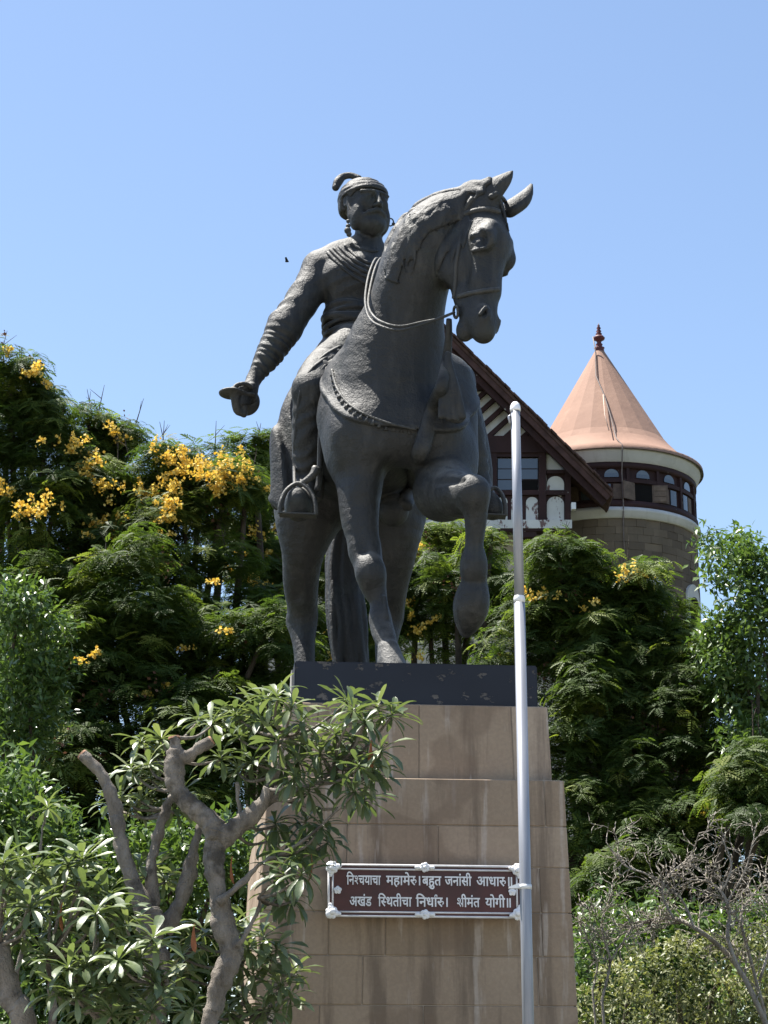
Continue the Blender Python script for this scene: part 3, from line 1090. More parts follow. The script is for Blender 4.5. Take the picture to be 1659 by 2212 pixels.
# shoulder sash, collar, earrings
for k_, (p0, p1) in enumerate((((714, 540), (806, 604)), ((722, 537), (808, 594)), ((733, 534), (810, 582)), ((745, 531), (812, 572)), ((708, 546), (803, 618)))):
    xy = [(p0[0] + (p1[0] - p0[0]) * t, p0[1] + (p1[1] - p0[1]) * t + 9 * math.sin(math.pi * t)) for t in [i / 7 for i in range(8)]]
    q = on([RF], xy, 0.004)
    if len(q) > 2:
        rel_tube('sash_fold', q, 0.021, rider, M_BRONZE, 6, 3)
q = on([RF], [(757, 526), (768, 534), (783, 540), (800, 543), (815, 541)], 0.0)
if len(q) > 2:
    rel_tube('collar', q, 0.026, rider, M_BRONZE, 6, 3)
bm = bmesh.new()
for x, y, r in ((752, 478, .022), (752, 488, .026), (751, 498, .038), (754, 506, .03)):
    p = P(x, y, 19.72) - Vector(statue.location)
    bmesh.ops.create_uvsphere(bm, u_segments=10, v_segments=6, radius=r, matrix=Matrix.Translation(p))
bm_obj('pearl_earring', bm, M_BRONZE2, rider, True)
bm = bmesh.new()
c = P(843, 480, 20.1) - Vector(statue.location)
add_tube(bm, [c + Vector((math.cos(a) * 0.035, 0, math.sin(a) * 0.045)) for a in [2 * math.pi * i / 12 for i in range(13)]], 0.008, 5)
bmesh.ops.create_uvsphere(bm, u_segments=8, v_segments=6, radius=0.02, matrix=Matrix.Translation(c + Vector((0.035, 0, -0.02))))
bm_obj('ring_earring', bm, M_BRONZE2, rider, True)
# ---------------------------------------------------------------- ground
def ground_mat():
    m = NT('lawn_soil')
    g = m.geo(1.0)
    f = m.noise(g, 0.6, 6)
    c = m.ramp(f, [(0.35, (0.03, 0.04, 0.016)), (0.5, (0.045, 0.05, 0.026)), (0.65, (0.09, 0.072, 0.05))])
    m.color(c)
    m.bump(m.noise(g, 14, 5), 0.5, 0.05)
    m.set(rough=0.9, spec=0.15)
    return m.m


gr = mesh_obj('ground', [(-1500, -400, 0), (1500, -400, 0), (1500, 3000, 0), (-1500, 3000, 0)], [(0, 1, 2, 3)], ground_mat())
tag(gr, 'green lawn and bare soil round the pedestal', kind='structure')
pm = NT('pale_paving')
g_ = pm.geo(1.0)
pm.color(pm.ramp(pm.noise(g_, 0.7, 6), [(0.3, (0.24, 0.222, 0.195)), (0.7, (0.31, 0.29, 0.255))]))
pm.bump(pm.noise(g_, 12, 4), 0.2, 0.01)
pm.set(rough=0.85, spec=0.2)
bm = bmesh.new()
add_box(bm, -60, 60, -45, 12.5, -0.02, 0.10)
pv = bm_obj('pavement', bm, pm.m)
tag(pv, 'pale paved forecourt in front of the garden', kind='structure')
# ---------------------------------------------------------------- pedestal


def stone_mat(name='brown_sandstone'):
    m = NT(name)
    g = m.geo(1.0)
    r = m.rand()
    base = m.ramp(r, [(0.0, (0.30, 0.225, 0.155)), (0.35, (0.39, 0.302, 0.22)), (0.7, (0.33, 0.247, 0.172)), (1.0, (0.44, 0.345, 0.258))])
    f = m.noise(g, 1.3, 6, 0.6)
    c = m.mix(m.ramp(f, [(0.35, 0.0), (0.7, 0.45)]), base, (0.25, 0.178, 0.128))
    # rain streaks and damp stains running down the faces
    st = m.geo((2.6, 2.6, 0.22))
    s1 = m.noise(st, 1.6, 6, 0.62)
    c = m.mix(m.ramp(s1, [(0.49, 0.0), (0.60, 0.6)]), c, (0.115, 0.085, 0.064))
    st2 = m.geo((4.2, 4.2, 0.5))
    s2 = m.noise(st2, 2.1, 5, 0.55)
    c = m.mix(m.ramp(s2, [(0.58, 0.0), (0.66, 0.6)]), c, (0.50, 0.43, 0.37))
    pa = m.noise(g, 0.9, 3, 0.5)
    c = m.mix(m.ramp(pa, [(0.55, 0.0), (0.57, 0.5)]), c, (0.20, 0.142, 0.10))
    c = m.mix(m.ramp(m.noise(g, 34, 3), [(0.4, 0.18), (0.7, 0.0)]), c, (0.12, 0.09, 0.07))
    m.color(c)
    m.bump(m.math('ADD', m.noise(g, 9, 5, 0.6), m.math('MULTIPLY', m.noise(g, 60, 4), 0.5)), 0.22, 0.02)
    m.set(rough=0.85, spec=0.2)
    return m.m


M_STONE = stone_mat()
M_MORTAR = plain('mortar', (0.38, 0.32, 0.26), 0.9, 0.3, 5)


def slab_mat():
    m = NT('navy_black_paint')
    g = m.geo(1.0)
    f = m.noise(g, 1.2, 4)
    c = m.ramp(f, [(0.3, (0.009, 0.011, 0.018)), (0.7, (0.015, 0.018, 0.028))])
    peel = m.noise(m.geo((2.2, 2.2, 3.0)), 2.6, 7, 0.68)
    pk = m.ramp(peel, [(0.59, 0.0), (0.603, 1.0)])
    c = m.mix(pk, c, m.ramp(m.noise(g, 9, 4), [(0.3, (0.06, 0.055, 0.052)), (0.7, (0.13, 0.112, 0.098))]))
    m.color(c)
    m.bump(pk, 0.6, -0.01)
    m.set(rough=0.55, spec=0.35)
    return m.m


PED_ROT = R_(5.2)
ped = empty('pedestal', (P(880, 1500, 18.0).x, 18.0, 0), PED_ROT)
tag(ped, 'tall tapering brown stone pedestal with a navy black top slab', 'pedestal')
PO = Vector(ped.location)
YB = 23.3
# navy slab under the hooves
z_t, z_b = PLAT_Z, P(900, 1524, 18.0).z
xl, xr = P(636, 1470, 18.0).x, P(1164, 1470, 18.0).x
bm = bmesh.new()
add_box(bm, xl - PO.x, xr - PO.x, 18.0 - PO.y, YB - PO.y, z_b, z_t)
bmesh.ops.bevel(bm, geom=bm.edges[:], offset=0.012, segments=2, affect='EDGES')
slab = bm_obj('top_slab', bm, slab_mat(), ped)
slab['label'] = 'navy black top slab with peeling paint'
M_PLATE = plain('weathered_metal', (0.35, 0.33, 0.3))
for i in range(3):
    bm = bmesh.new()
    add_box(bm, xl - PO.x - 0.02, xl - PO.x + .05, 18.15 + i * 1.3 - PO.y, 18.4 + i * 1.3 - PO.y, z_b + .02, z_t - 0.05 - .03 * i)
    bm_obj('fixing_plate', bm, M_PLATE, ped)


def course(zb, zt, xlb, xrb, xlt, xrt, yfb, yft, joints, depth=0.55, side=4, gap=0.006):
    """one ring of stone blocks; the front joints are fractions of the width"""
    fr = [0.0] + joints + [1.0]

    def pt(f, z, inset):
        t = (z - zb) / (zt - zb)
        l, r, y = xlb + (xlt - xlb) * t, xrb + (xrt - xrb) * t, yfb + (yft - yfb) * t
        return Vector((l + (r - l) * f, y + inset, z)) - PO
    h = gap / 2
    w = xrb - xlb
    for a, b in zip(fr, fr[1:]):
        ga, gb = (h / w if a > 0 else 0), (h / w if b < 1 else 0)
        pr = RNG.uniform(0, 0.006)
        c = []
        for ins in (-pr, depth):
            c += [pt(a + ga, zb + h, ins), pt(b - gb, zb + h, ins), pt(b - gb, zt - h, ins), pt(a + ga, zt - h, ins)]
        bm = bmesh.new()
        add_hull8(bm, c)
        bmesh.ops.bevel(bm, geom=bm.edges[:], offset=0.006, segments=1, affect='EDGES')
        bm_obj('stone_block', bm, M_STONE, ped)
    # sides and back
    for sx in (0, 1):
        for i in range(side):
            y0, y1 = yfb + depth + gap + (YB - yfb - depth) * i / side, yfb + depth + (YB - yfb - depth) * (i + 1) / side
            xs = [(xlb, xlt), (xrb, xrt)][sx]
            dx = 0.5 if sx == 0 else -0.5
            c = [Vector(q) - PO for q in ((xs[0], y0, zb + h), (xs[0], y1, zb + h), (xs[1], y1, zt - h), (xs[1], y0, zt - h), (xs[0] + dx, y0, zb + h), (xs[0] + dx, y1, zb + h), (xs[1] + dx, y1, zt - h), (xs[1] + dx, y0, zt - h))]
            bm = bmesh.new()
            add_hull8(bm, c)
            bm_obj('stone_block', bm, M_STONE, ped)
    bm = bmesh.new()
    add_hull8(bm, [Vector(q) - PO for q in ((xlb + .03, yfb + .009, zb), (xrb - .03, yfb + .009, zb), (xrt - .03, yft + .009, zt), (xlt + .03, yft + .009, zt), (xlb + .03, YB - .03, zb), (xrb - .03, YB - .03, zb), (xrt - .03, YB - .03, zt), (xlt + .03, YB - .03, zt))])
    bm_obj('mortar_core', bm, M_MORTAR, ped)


# upper tier
F1 = 17.93
z1t, z1b = z_b - 0.002, P(900, 1686, 17.86).z
course(z1b, z1t, P(600, 1686, F1).x, P(1194, 1686, F1).x, P(612, 1526, F1).x, P(1184, 1526, F1).x, F1 - .02, F1, [0.13, 0.51, 0.86])
# lower tier: courses at the joints seen in the photograph, then plain ones down to the ground
FT = 17.72
zt = z1b - 0.002
ys = [1687, 1781, 1870, 1968, 2063, 2170, 2262]
ztop = P(900, 1687, FT).z
def lower_edge(z):
    t = (ztop - z)
    return P(572, 1687, FT).x - 0.043 * t, P(1216, 1687, FT).x + 0.029 * t, FT - 0.028 * t


zs = [zt] + [P(900, y, FT - .03 * i).z for i, y in enumerate(ys)][1:]
while zs[-1] > 0.5:
    zs.append(max(zs[-1] - 0.42, 0.0))
jn = [[0.12, 0.93], [0.27, 0.57], [0.08, 0.44, 0.9], [0.22, 0.40, 0.90], [0.10, 0.33, 0.88], [0.2, 0.52, 0.84], [0.35, 0.68], [0.15, 0.5, 0.8]]
for i, (za, zb2) in enumerate(zip(zs, zs[1:])):
    lt, rt, yt = lower_edge(za)
    lb, rb, yb = lower_edge(zb2)
    course(zb2, za, lb, rb, lt, rt, yb, yt, jn[i % len(jn)])

# ---------------------------------------------------------------- plaque
def maroon_mat():
    m = NT('maroon_panel')
    g = m.geo(1.0)
    m.color(m.ramp(m.noise(g, 2.2, 5), [(0.3, (0.045, 0.017, 0.015)), (0.55, (0.085, 0.025, 0.022)), (0.8, (0.115, 0.035, 0.03))]))
    m.set(rough=0.4, spec=0.4)
    return m.m


M_WHITE = plain('white_paint', (0.78, 0.78, 0.80), 0.55, 0.08, 6)
M_FRAME = plain('white_enamel', (0.70, 0.68, 0.69), 0.5, 0.1, 12)
QY = 17.52
def Q(x, y):
    return P(x, y, QY)


plq = empty('plaque', tuple(Q(912, 1935)), PED_ROT)
tag(plq, 'long maroon plaque with white lettering and white moulded frame on the stone pedestal', 'plaque')
QO = Vector(plq.location)
# straight rectangle in the wall plane (the wall leans back a little)
qx0, qx1, qz0, qz1 = Q(704, 1935).x - QO.x, Q(1122, 1935).x - QO.x, Q(912, 1980).z - QO.z, Q(912, 1870).z - QO.z
bm = bmesh.new()
add_box(bm, qx0, qx1, 0.0, 0.10, qz0, qz1)
bm_obj('panel', bm, maroon_mat(), plq)


def roundbar(a, b, r):
    bm = bmesh.new()
    add_tube(bm, [a, b], r, 10)
    return bm_obj('frame_rail', bm, M_FRAME, plq, True)


for off, r in ((0.0, 0.0095), (0.034, 0.008)):
    for z in (qz0 + off, qz1 - off):
        roundbar(Vector((qx0 + off, -0.008, z)), Vector((qx1 - off, -0.008, z)), r)
    for x in (qx0 + off, qx1 - off):
        roundbar(Vector((x, -0.008, qz0 + off)), Vector((x, -0.008, qz1 - off)), r)


def rosette(name, c, r, petals=6, rz=1.0):
    bm = bmesh.new()
    for k in range(petals):
        a = 2 * math.pi * k / petals + 0.3
        bmesh.ops.create_icosphere(bm, subdivisions=2, radius=r * 0.5, matrix=Matrix.Translation(c + Vector((math.cos(a) * r * 0.55, 0, math.sin(a) * r * 0.55 * rz))) @ Matrix.Diagonal((1, 0.55, 1, 1)))
    bmesh.ops.create_icosphere(bm, subdivisions=2, radius=r * 0.42, matrix=Matrix.Translation(c + Vector((0, -r * 0.22, 0))) @ Matrix.Diagonal((1, 0.7, 1, 1)))
    return bm_obj(name, bm, M_WHITE, plq, True)


def corner(cx, cz, sx, sz):
    bm = bmesh.new()
    for k, (dx, dz, r) in enumerate(((0, 0, .075), (.085, .01, .05), (.01, .085, .05), (.06, .06, .045), (-.035, .045, .04), (.045, -.035, .04), (.135, .0, .03), (.0, .135, .03), (.03, .03, .05))):
        dx, dz, r = dx * .56, dz * .56, r * .56
        bmesh.ops.create_icosphere(bm, subdivisions=2, radius=r, matrix=Matrix.Translation((cx + sx * dx, -0.03 - (0.03 if k == 8 else 0), cz + sz * dz)) @ Matrix.Diagonal((1, 0.6, 1, 1)))
    bm_obj('corner_moulding', bm, M_WHITE, plq, True)


for sx, x in ((1, qx0), (-1, qx1)):
    for sz, z in ((1, qz0), (-1, qz1)):
        corner(x + sx * .014, z + sz * .014, sx, sz)
for z in (qz0 + .016, qz1 - .016):
    rosette('frame_boss', Vector((0.0, -0.03, z)), 0.042)
    bm = bmesh.new()
    for dx in (-.06, .06):
        bmesh.ops.create_icosphere(bm, subdivisions=2, radius=0.022, matrix=Matrix.Translation((dx, -0.02, z)) @ Matrix.Diagonal((1.3, 0.6, .8, 1)))
    bm_obj('frame_leaf', bm, M_WHITE, plq, True)
for x in (qx0 + .075, qx1 - .075):
    rosette('rosette', Vector((x, -0.02, (qz0 + qz1) / 2)), 0.034, 5)

# lettering, set glyph by glyph (half letters are cut from whole ones)
def glyph_bm(ch, weight=0.016):
    if ch == '\u0936':
        weight = min(weight, 0.0)
    cu = bpy.data.curves.new('glyph', 'FONT')
    cu.body = ch
    cu.size = 1.0
    cu.offset = weight
    cu.extrude = 0.02
    cu.resolution_u = 3
    o = bpy.data.objects.new('glyph', cu)
    COL.objects.link(o)
    dg = bpy.context.evaluated_depsgraph_get()
    me = bpy.data.meshes.new_from_object(o.evaluated_get(dg))
    bpy.data.objects.remove(o)
    bpy.data.curves.remove(cu)
    bm = bmesh.new()
    bm.from_mesh(me)
    bpy.data.meshes.remove(me)
    return bm


def adv_of(ch):
    """advance width: distance between two copies"""
    def width(s):
        b = glyph_bm(s, 0.0)
        xs = [v.co.x for v in b.verts]
        b.free()
        return (min(xs), max(xs)) if xs else (0, 0)
    a, b = width(ch), width(ch + ch)
    return b[1] - a[1]


_adv = {}


def word_mesh(tokens):
    """tokens: letters; ('half', c) keeps the left part of a letter; ('over', c, dx, dy) adds a mark without moving on"""
    out = bmesh.new()
    x = 0.0

    def paste(b, dx, dy, sc=1.0):
        bmesh.ops.transform(b, matrix=Matrix.Translation((dx, dy, 0)) @ Matrix.Scale(sc, 4), verts=b.verts)
        me = bpy.data.meshes.new('w')
        b.to_mesh(me)
        b.free()
        out.from_mesh(me)
        bpy.data.meshes.remove(me)
    for t in tokens:
        if isinstance(t, str):
            if t not in _adv:
                _adv[t] = adv_of(t)
            paste(glyph_bm(t), x, 0)
            x += _adv[t]
        elif t[0] == 'half':
            if t[1] not in _adv:
                _adv[t[1]] = adv_of(t[1])
            b = glyph_bm(t[1])
            cut = _adv[t[1]] - t[2]
            bmesh.ops.bisect_plane(b, geom=b.verts[:] + b.edges[:] + b.faces[:], plane_co=(cut, 0, 0), plane_no=(1, 0, 0), clear_outer=True)
            paste(b, x, 0)
            x += cut
        elif t[0] == 'over':
            paste(glyph_bm(t[1]), x + t[2], t[3])
        elif t[0] == 'arc':
            b = bmesh.new()
            pts = [Vector((x + t[1] + 0.085 * math.cos(a), t[2] + 0.10 * math.sin(a), 0)) for a in [math.pi * (1.15 - 1.25 * i / 9) for i in range(10)]]
            add_tube(b, pts, 0.04, 6)
            paste(b, 0, 0)
        elif t[0] == 'hook':
            b = bmesh.new()
            add_tube(b, smooth_path([Vector(q) for q in ((x - .16, .27, 0), (x - .05, .36, 0), (x + .06, .34, 0), (x + .085, .23, 0), (x + .0, .16, 0))], 4), 0.042, 6)
            paste(b, 0, 0)
            x += 0.14
        elif t[0] == 'stroke':
            b = bmesh.new()
            add_tube(b, [Vector((x + t[1], t[2], 0)), Vector((x + t[3], t[4], 0))], 0.045, 6)
            paste(b, 0, 0)
    return out, x


AA = '\u093e'
WORDS = [
    # line 1
    [('\u093f', '\u0928', ('half', '\u0936', 0.20), '\u091a', '\u092f', AA, '\u091a', AA), 742, 818, 1912],
    [('\u092e', '\u0939', AA, '\u092e', ('over', '\u0947', 0, 0), '\u0930', ('hook',), '\u0964'), 830, 906, 1912],
    [('\u092c', '\u0939', ('over', '\u0941', -0.05, 0), '\u0924'), 910, 953, 1912],
    [('\u091c', '\u0928', AA, ('over', '\u0902', 0, 0), '\u0938', '\u0940'), 961, 1021, 1912],
    [('\u0906', '\u0927', AA, '\u0930', ('hook',), '\u0965'), 1032, 1112, 1912],
    # line 2
    [('\u0905', '\u0916', ('over', '\u0902', 0, 0), '\u0921'), 749, 798, 1958],
    [('\u093f', ('half', '\u0938', 0.22), '\u0925', '\u0924', '\u0940', '\u091a', AA), 812, 887, 1958],
    [('\u093f', '\u0928', '\u0927', AA, ('arc', -0.10, 0.72), '\u0930', ('hook',), '\u0964'), 896, 967, 1958],
    [('\u0936', ('stroke', -0.30, 0.28, -0.10, 0.10), '\u0940', '\u092e', ('over', '\u0902', 0, 0), '\u0924'), 988, 1039, 1958],
    [('\u092f', '\u094b', '\u0917', '\u0940', '\u0965'), 1051, 1108, 1958],
]
for tk, x0, x1, y in WORDS:
    b, w = word_mesh(tk)
    xs = [v.co.x for v in b.verts]
    wx0, wx1 = min(xs), max(xs)
    X0, X1 = (Q(x0 - 4, 1935).x - QO.x) * .975, (Q(x1 - 4, 1935).x - QO.x) * .975
    sx = (X1 - X0) / (wx1 - wx0)
    sz = 0.118
    zb = Q(912, y).z - QO.z
    for v in b.verts:
        v.co = Vector((X0 + (v.co.x - wx0) * sx, -0.004 - 0.010 * (1 if v.co.z > 0 else -0.2), zb + v.co.y * sz))
    bm_obj('lettering', b, M_WHITE, plq)

_d = QO - PO
plq.location = (PO.x - 0.022 + _d.x * math.cos(PED_ROT) - _d.y * math.sin(PED_ROT), PO.y + _d.x * math.sin(PED_ROT) + _d.y * math.cos(PED_ROT), QO.z)
# ---------------------------------------------------------------- flagpole in front
def pole_mat():
    m = NT('aluminium_paint')
    g = m.geo((8, 8, 0.7))
    f = m.noise(g, 3, 5)
    m.color(m.ramp(f, [(0.3, (0.23, 0.24, 0.27)), (0.7, (0.31, 0.32, 0.35))]))
    m.set(rough=0.42, metal=0.35, spec=0.5)
    return m.m


M_POLE = pole_mat()
FY = 16.2
fb = P(1141, 2212, FY)
ft = P(1113, 872, FY)
fp = empty('flagpole', (fb.x, FY, 0))
tag(fp, 'silver grey metal flagpole with a rounded white cap in front of the pedestal', 'flagpole')
FO = Vector(fp.location)
dirv = (ft - fb).normalized()
def fpt(y):
    p = P(0, y, FY)
    t = (p.z - fb.z) / dirv.z
    return fb + dirv * t - FO


pr = pxm(fb)
bm = bmesh.new()
base = Vector((fpt(2212).x - dirv.x / dirv.z * (fb.z), 0, 0))
add_tube(bm, [base, fpt(1296)], 0.0455 * 1.0, 24)
bm_obj('lower_tube', bm, M_POLE, fp, True)
bm = bmesh.new()
add_tube(bm, [fpt(1300), fpt(886)], [0.041, 0.038], 24)
bm_obj('upper_tube', bm, M_POLE, fp, True)
bm = bmesh.new()
add_tube(bm, [fpt(1302), fpt(1294), fpt(1290), fpt(1287)], [0.0475, 0.0475, 0.045, 0.040], 24)
bm_obj('slip_joint', bm, plain('pale_joint', (0.7, 0.71, 0.72), 0.45), fp, True)
bm = bmesh.new()
add_tube(bm, [fpt(888), fpt(884), fpt(878), fpt(873), fpt(869), fpt(867.5)], [0.044, 0.045, 0.042, 0.034, 0.02, 0.004], 24)
bm_obj('cap', bm, M_WHITE, fp, True)
bm = bmesh.new()
add_tube(bm, [fpt(1921), fpt(1911)], 0.0505, 24)
bm_obj('clamp_band', bm, plain('pale_clamp', (0.72, 0.73, 0.74), 0.4), fp, True)
bm = bmesh.new()
c = fpt(1916)
add_hull8(bm, [c + Vector(q) for q in ((-.13, -.02, -.012), (-.045, -.02, -.012), (-.045, -.02, .03), (-.13, -.02, .0), (-.13, .02, -.012), (-.045, .02, -.012), (-.045, .02, .03), (-.13, .02, .0))])
bm_obj('clamp_lug', bm, plain('pale_clamp_lug', (0.72, 0.73, 0.74), 0.4), fp)
bm = bmesh.new()
add_tube(bm, [fpt(915) + Vector((-.045, 0, 0)), fpt(900) + Vector((-.055, 0, 0)), fpt(897) + Vector((-.04, 0, 0))], 0.012, 8)
bm_obj('pulley_hook', bm, M_POLE, fp, True)
# ---------------------------------------------------------------- half-timbered house behind
def timber_mat():
    m = NT('maroon_timber')
    g = m.geo(1.0)
    f = m.noise(g, 0.8, 6, 0.65)
    c = m.ramp(f, [(0.3, (0.026, 0.014, 0.014)), (0.6, (0.042, 0.02, 0.02)), (0.8, (0.07, 0.033, 0.03))])
    p = m.ramp(m.noise(g, 2.6, 7, 0.72), [(0.66, 0.0), (0.70, 0.8)])
    c = m.mix(p, c, (0.45, 0.43, 0.40))
    m.color(c)
    m.bump(m.noise(m.geo((3, 3, 12)), 3, 4), 0.3, 0.03)
    m.set(rough=0.75, spec=0.25)
    return m.m


def plaster_mat(name, a, b, flake=0.66, fc=(0.10, 0.03, 0.03)):
    m = NT(name)
    g = m.geo(1.0)
    c = m.ramp(m.noise(g, 0.9, 5), [(0.3, a), (0.7, b)])
    c = m.mix(m.ramp(m.noise(m.geo((1.3, 1, 0.7)), 1.9, 8, 0.7), [(flake, 0.0), (flake + .02, 0.85)]), c, fc)
    c = m.mix(m.ramp(m.noise(m.geo((2, 2, .3)), 1.5, 5), [(0.55, 0.0), (0.8, 0.4)]), c, (0.25, 0.24, 0.22))
    m.color(c)
    m.set(rough=0.85, spec=0.2)
    return m.m


M_TIMBER = timber_mat()
M_PLASTER = plaster_mat('white_plaster', (0.52, 0.52, 0.50), (0.66, 0.66, 0.63), 0.69)
M_PEEL = plaster_mat('peeling_white_paint', (0.50, 0.50, 0.48), (0.64, 0.64, 0.61), 0.55)
M_CREAM = plaster_mat('cream_render', (0.42, 0.37, 0.30), (0.52, 0.46, 0.38), 0.8, (0.3, 0.26, 0.2))


def glass_mat(name, c=(0.02, 0.025, 0.03)):
    m = NT(name)
    m.color(c)
    m.set(rough=0.12, spec=0.8)
    m.b.inputs['Coat Weight'].default_value = 0.6
    m.b.inputs['Coat Roughness'].default_value = 0.08
    return m.m


M_GLASS = glass_mat('window_glass', (0.045, 0.055, 0.07))
M_DARK = plain('dark_interior', (0.012, 0.011, 0.011), 0.95, 0.1, 3, 0, 0.05)
GY = 80.0
hx = P(900, 660, GY).x
house = empty('gabled_house', (hx, GY, 0))
tag(house, 'half-timbered gabled house with steep maroon tiled roof and peeling white panels behind the statue', 'house')
HO = Vector(house.location)


def G(x, y, dy=0.0):
    p = P(x, y, GY)
    return (p.x - HO.x, p.z)


def gprism(name, pts, y0, y1, mat, parent=house):
    """pts in picture positions on the gable plane; y0..y1 depth from the plane (negative towards us)"""
    bm = bmesh.new()
    add_prism(bm, [G(*p) for p in pts], y0, y1)
    return bm_obj(name, bm, mat, parent)


def gbox(name, x0, x1, y0p, y1p, d0, d1, mat, parent=house):
    return gprism(name, [(x0, y0p), (x1, y0p), (x1, y1p), (x0, y1p)], d0, d1, mat, parent)


APX = (897, 650)
SL = 0.975
def roof_y(x, off=0.0):
    return APX[1] + abs(x - APX[0]) * SL + off


# body of the house
LX, RX = 560, 1232
gprism('wall', [(LX, 1146), (RX, 1146), (RX, roof_y(RX, 30)), (APX[0], APX[1] + 40), (LX, roof_y(LX, 30))], 0.0, 14.0, M_PLASTER)
zg = (0 - CAMZ)
bm = bmesh.new()
x0, z0 = G(LX + 4, 1146)
x1, _ = G(RX - 6, 1146)
add_box(bm, x0, x1, 0.9, 14, 0.0, z0)
lw = bm_obj('lower_wall', bm, M_CREAM, house)
# ledge seen between the trees at the left
gbox('ledge', LX - 6, LX + 90, 1180, 1192, 0.5, 1.1, M_CREAM)


# roof: two slopes, tile courses at the verge, barge boards
def slope(sign, xe):
    """tiled slope from the ridge down to picture position xe, overhanging the gable by 1.3 m"""
    bm = bmesh.new()
    pa, pb = P(APX[0] + 3, APX[1], GY - 1.3), P(xe, roof_y(xe), GY - 1.3)
    a0, a1 = (pa.x - HO.x, pa.z), (pb.x - HO.x, pb.z)
    t = 0.10
    d = Vector((a1[0] - a0[0], 0, a1[1] - a0[1]))
    L = d.length
    u = d / L
    nrm = Vector((-u.z, 0, u.x)) if sign > 0 else Vector((u.z, 0, -u.x))
    if nrm.z < 0:
        nrm = -nrm
    p0, p1 = Vector((a0[0], 0, a0[1])), Vector((a1[0], 0, a1[1]))
    for yy in ():
        pass
    add_hull8(bm, [p0 + Vector((0, -1.3, 0)) - nrm * t, p1 + Vector((0, -1.3, 0)) - nrm * t, p1 + Vector((0, -1.3, 0)), p0 + Vector((0, -1.3, 0)),
                   p0 + Vector((0, 14.2, 0)) - nrm * t, p1 + Vector((0, 14.2, 0)) - nrm * t, p1 + Vector((0, 14.2, 0)), p0 + Vector((0, 14.2, 0))])
    return bm, p0, u, nrm, L


M_TILE = plain('dark_clay_tile', (0.085, 0.05, 0.042), 0.85, 0.45, 2.5, 0.3, 0.3, 0.04)
for sign, xe in ((1, 1326), (-1, 520)):
    bm, p0, u, nrm, L = slope(sign, xe)
    sl = bm_obj('roof_slope', bm, M_TILE, house)
    n = int(L / 0.27)
    tile = None
    for i in range(n):
        # verge tiles
        if tile is None:
            bm = bmesh.new()
            add_hull8(bm, [Vector(q) for q in ((0, -.22, 0), (.34, -.22, -.02), (.34, -.22, .05), (0, -.22, .05), (0, .25, 0), (.34, .25, -.02), (.34, .25, .05), (0, .25, .05))])
            tile = bm_obj('roof_tile', bm, M_TILE, sl)
            o = tile
        else:
            o = link(tile.copy(), sl)
        q = p0 + u * (i * 0.27) + nrm * (0.02 + RNG.uniform(0, .035)) + Vector((0, -1.25 + RNG.uniform(-.05, .05), 0))
        X, Z = u, nrm
        Yv = Z.cross(X)
        M = Matrix((X, Yv, Z)).transposed().to_4x4()
        M.translation = q
        o.matrix_local = M
    # tile courses further back, one joined part
    bm = bmesh.new()
    for i in range(0, n, 1):
        for yy in np.arange(-0.9, 14.0, 0.45):
            q = p0 + u * (i * 0.27) + nrm * (0.012 + RNG.uniform(0, .02))
            c = [q + Vector((0, yy, 0)), q + u * .3 + Vector((0, yy, 0)), q + u * .3 + Vector((0, yy + .4, 0)), q + Vector((0, yy + .4, 0))]
            c2 = [p + nrm * .05 for p in c]
            vs = [bm.verts.new(p) for p in c2]
            bm.faces.new(vs)
    o = bm_obj('tile_field', bm, M_TILE, sl)
    o['kind'] = 'stuff'
    # barge boards in two steps
    for k, (a, b, y0) in enumerate(((0.10, 0.32, -1.22), (0.32, 0.56, -0.95))):
        bm = bmesh.new()
        q0, q1 = p0 + Vector((0, 0, 0)), p0 + u * (L - 0.05)
        add_hull8(bm, [q0 - nrm * b + Vector((0, y0, 0)), q1 - nrm * b + Vector((0, y0, 0)), q1 - nrm * a + Vector((0, y0, 0)), q0 - nrm * a + Vector((0, y0, 0)),
                       q0 - nrm * b + Vector((0, y0 + .12, 0)), q1 - nrm * b + Vector((0, y0 + .12, 0)), q1 - nrm * a + Vector((0, y0 + .12, 0)), q0 - nrm * a + Vector((0, y0 + .12, 0))])
        bm_obj('barge_board', bm, M_TIMBER if k else plain('weathered_barge', (0.075, 0.04, 0.036), 0.8, 0.4, 2), house)
    bm = bmesh.new()
    for i in range(int(L / 0.6)):          # soffit boards under the overhang
        q = p0 + u * (i * .6) - nrm * .14
        q2 = q + u * .56
        add_hull8(bm, [q + Vector((0, -1.1, 0)), q2 + Vector((0, -1.1, 0)), q2 + Vector((0, -1.1, .03)), q + Vector((0, -1.1, .03)), q + Vector((0, 0.02, 0)), q2 + Vector((0, 0.02, 0)), q2 + Vector((0, 0.02, .03)), q + Vector((0, 0.02, .03))])
    bm_obj('soffit', bm, M_TIMBER, house)


def clip_poly(poly, f):
    """keep the part of a picture polygon where f(x, y) >= 0 (f linear)"""
    out = []
    for i in range(len(poly)):
        a, b = poly[i], poly[(i + 1) % len(poly)]
        fa, fb = f(*a), f(*b)
        if fa >= 0:
            out.append(a)
        if (fa >= 0) != (fb >= 0):
            t = fa / (fa - fb)
            out.append((a[0] + (b[0] - a[0]) * t, a[1] + (b[1] - a[1]) * t))
    return out


# timbers of the gable
gbox('tie_beam', 640, 1190, 946, 982, -0.28, -0.01, M_TIMBER)
for sgn in (1, -1):
    # principal rafters inside the verge
    xs = (APX[0], 1226) if sgn > 0 else (APX[0], 570)
    gprism('rafter', [(xs[0], roof_y(xs[0], 18)), (xs[1], roof_y(xs[1], 18)), (xs[1], roof_y(xs[1], 50)), (xs[0], roof_y(xs[0], 50))], -0.24, -0.012, M_TIMBER)
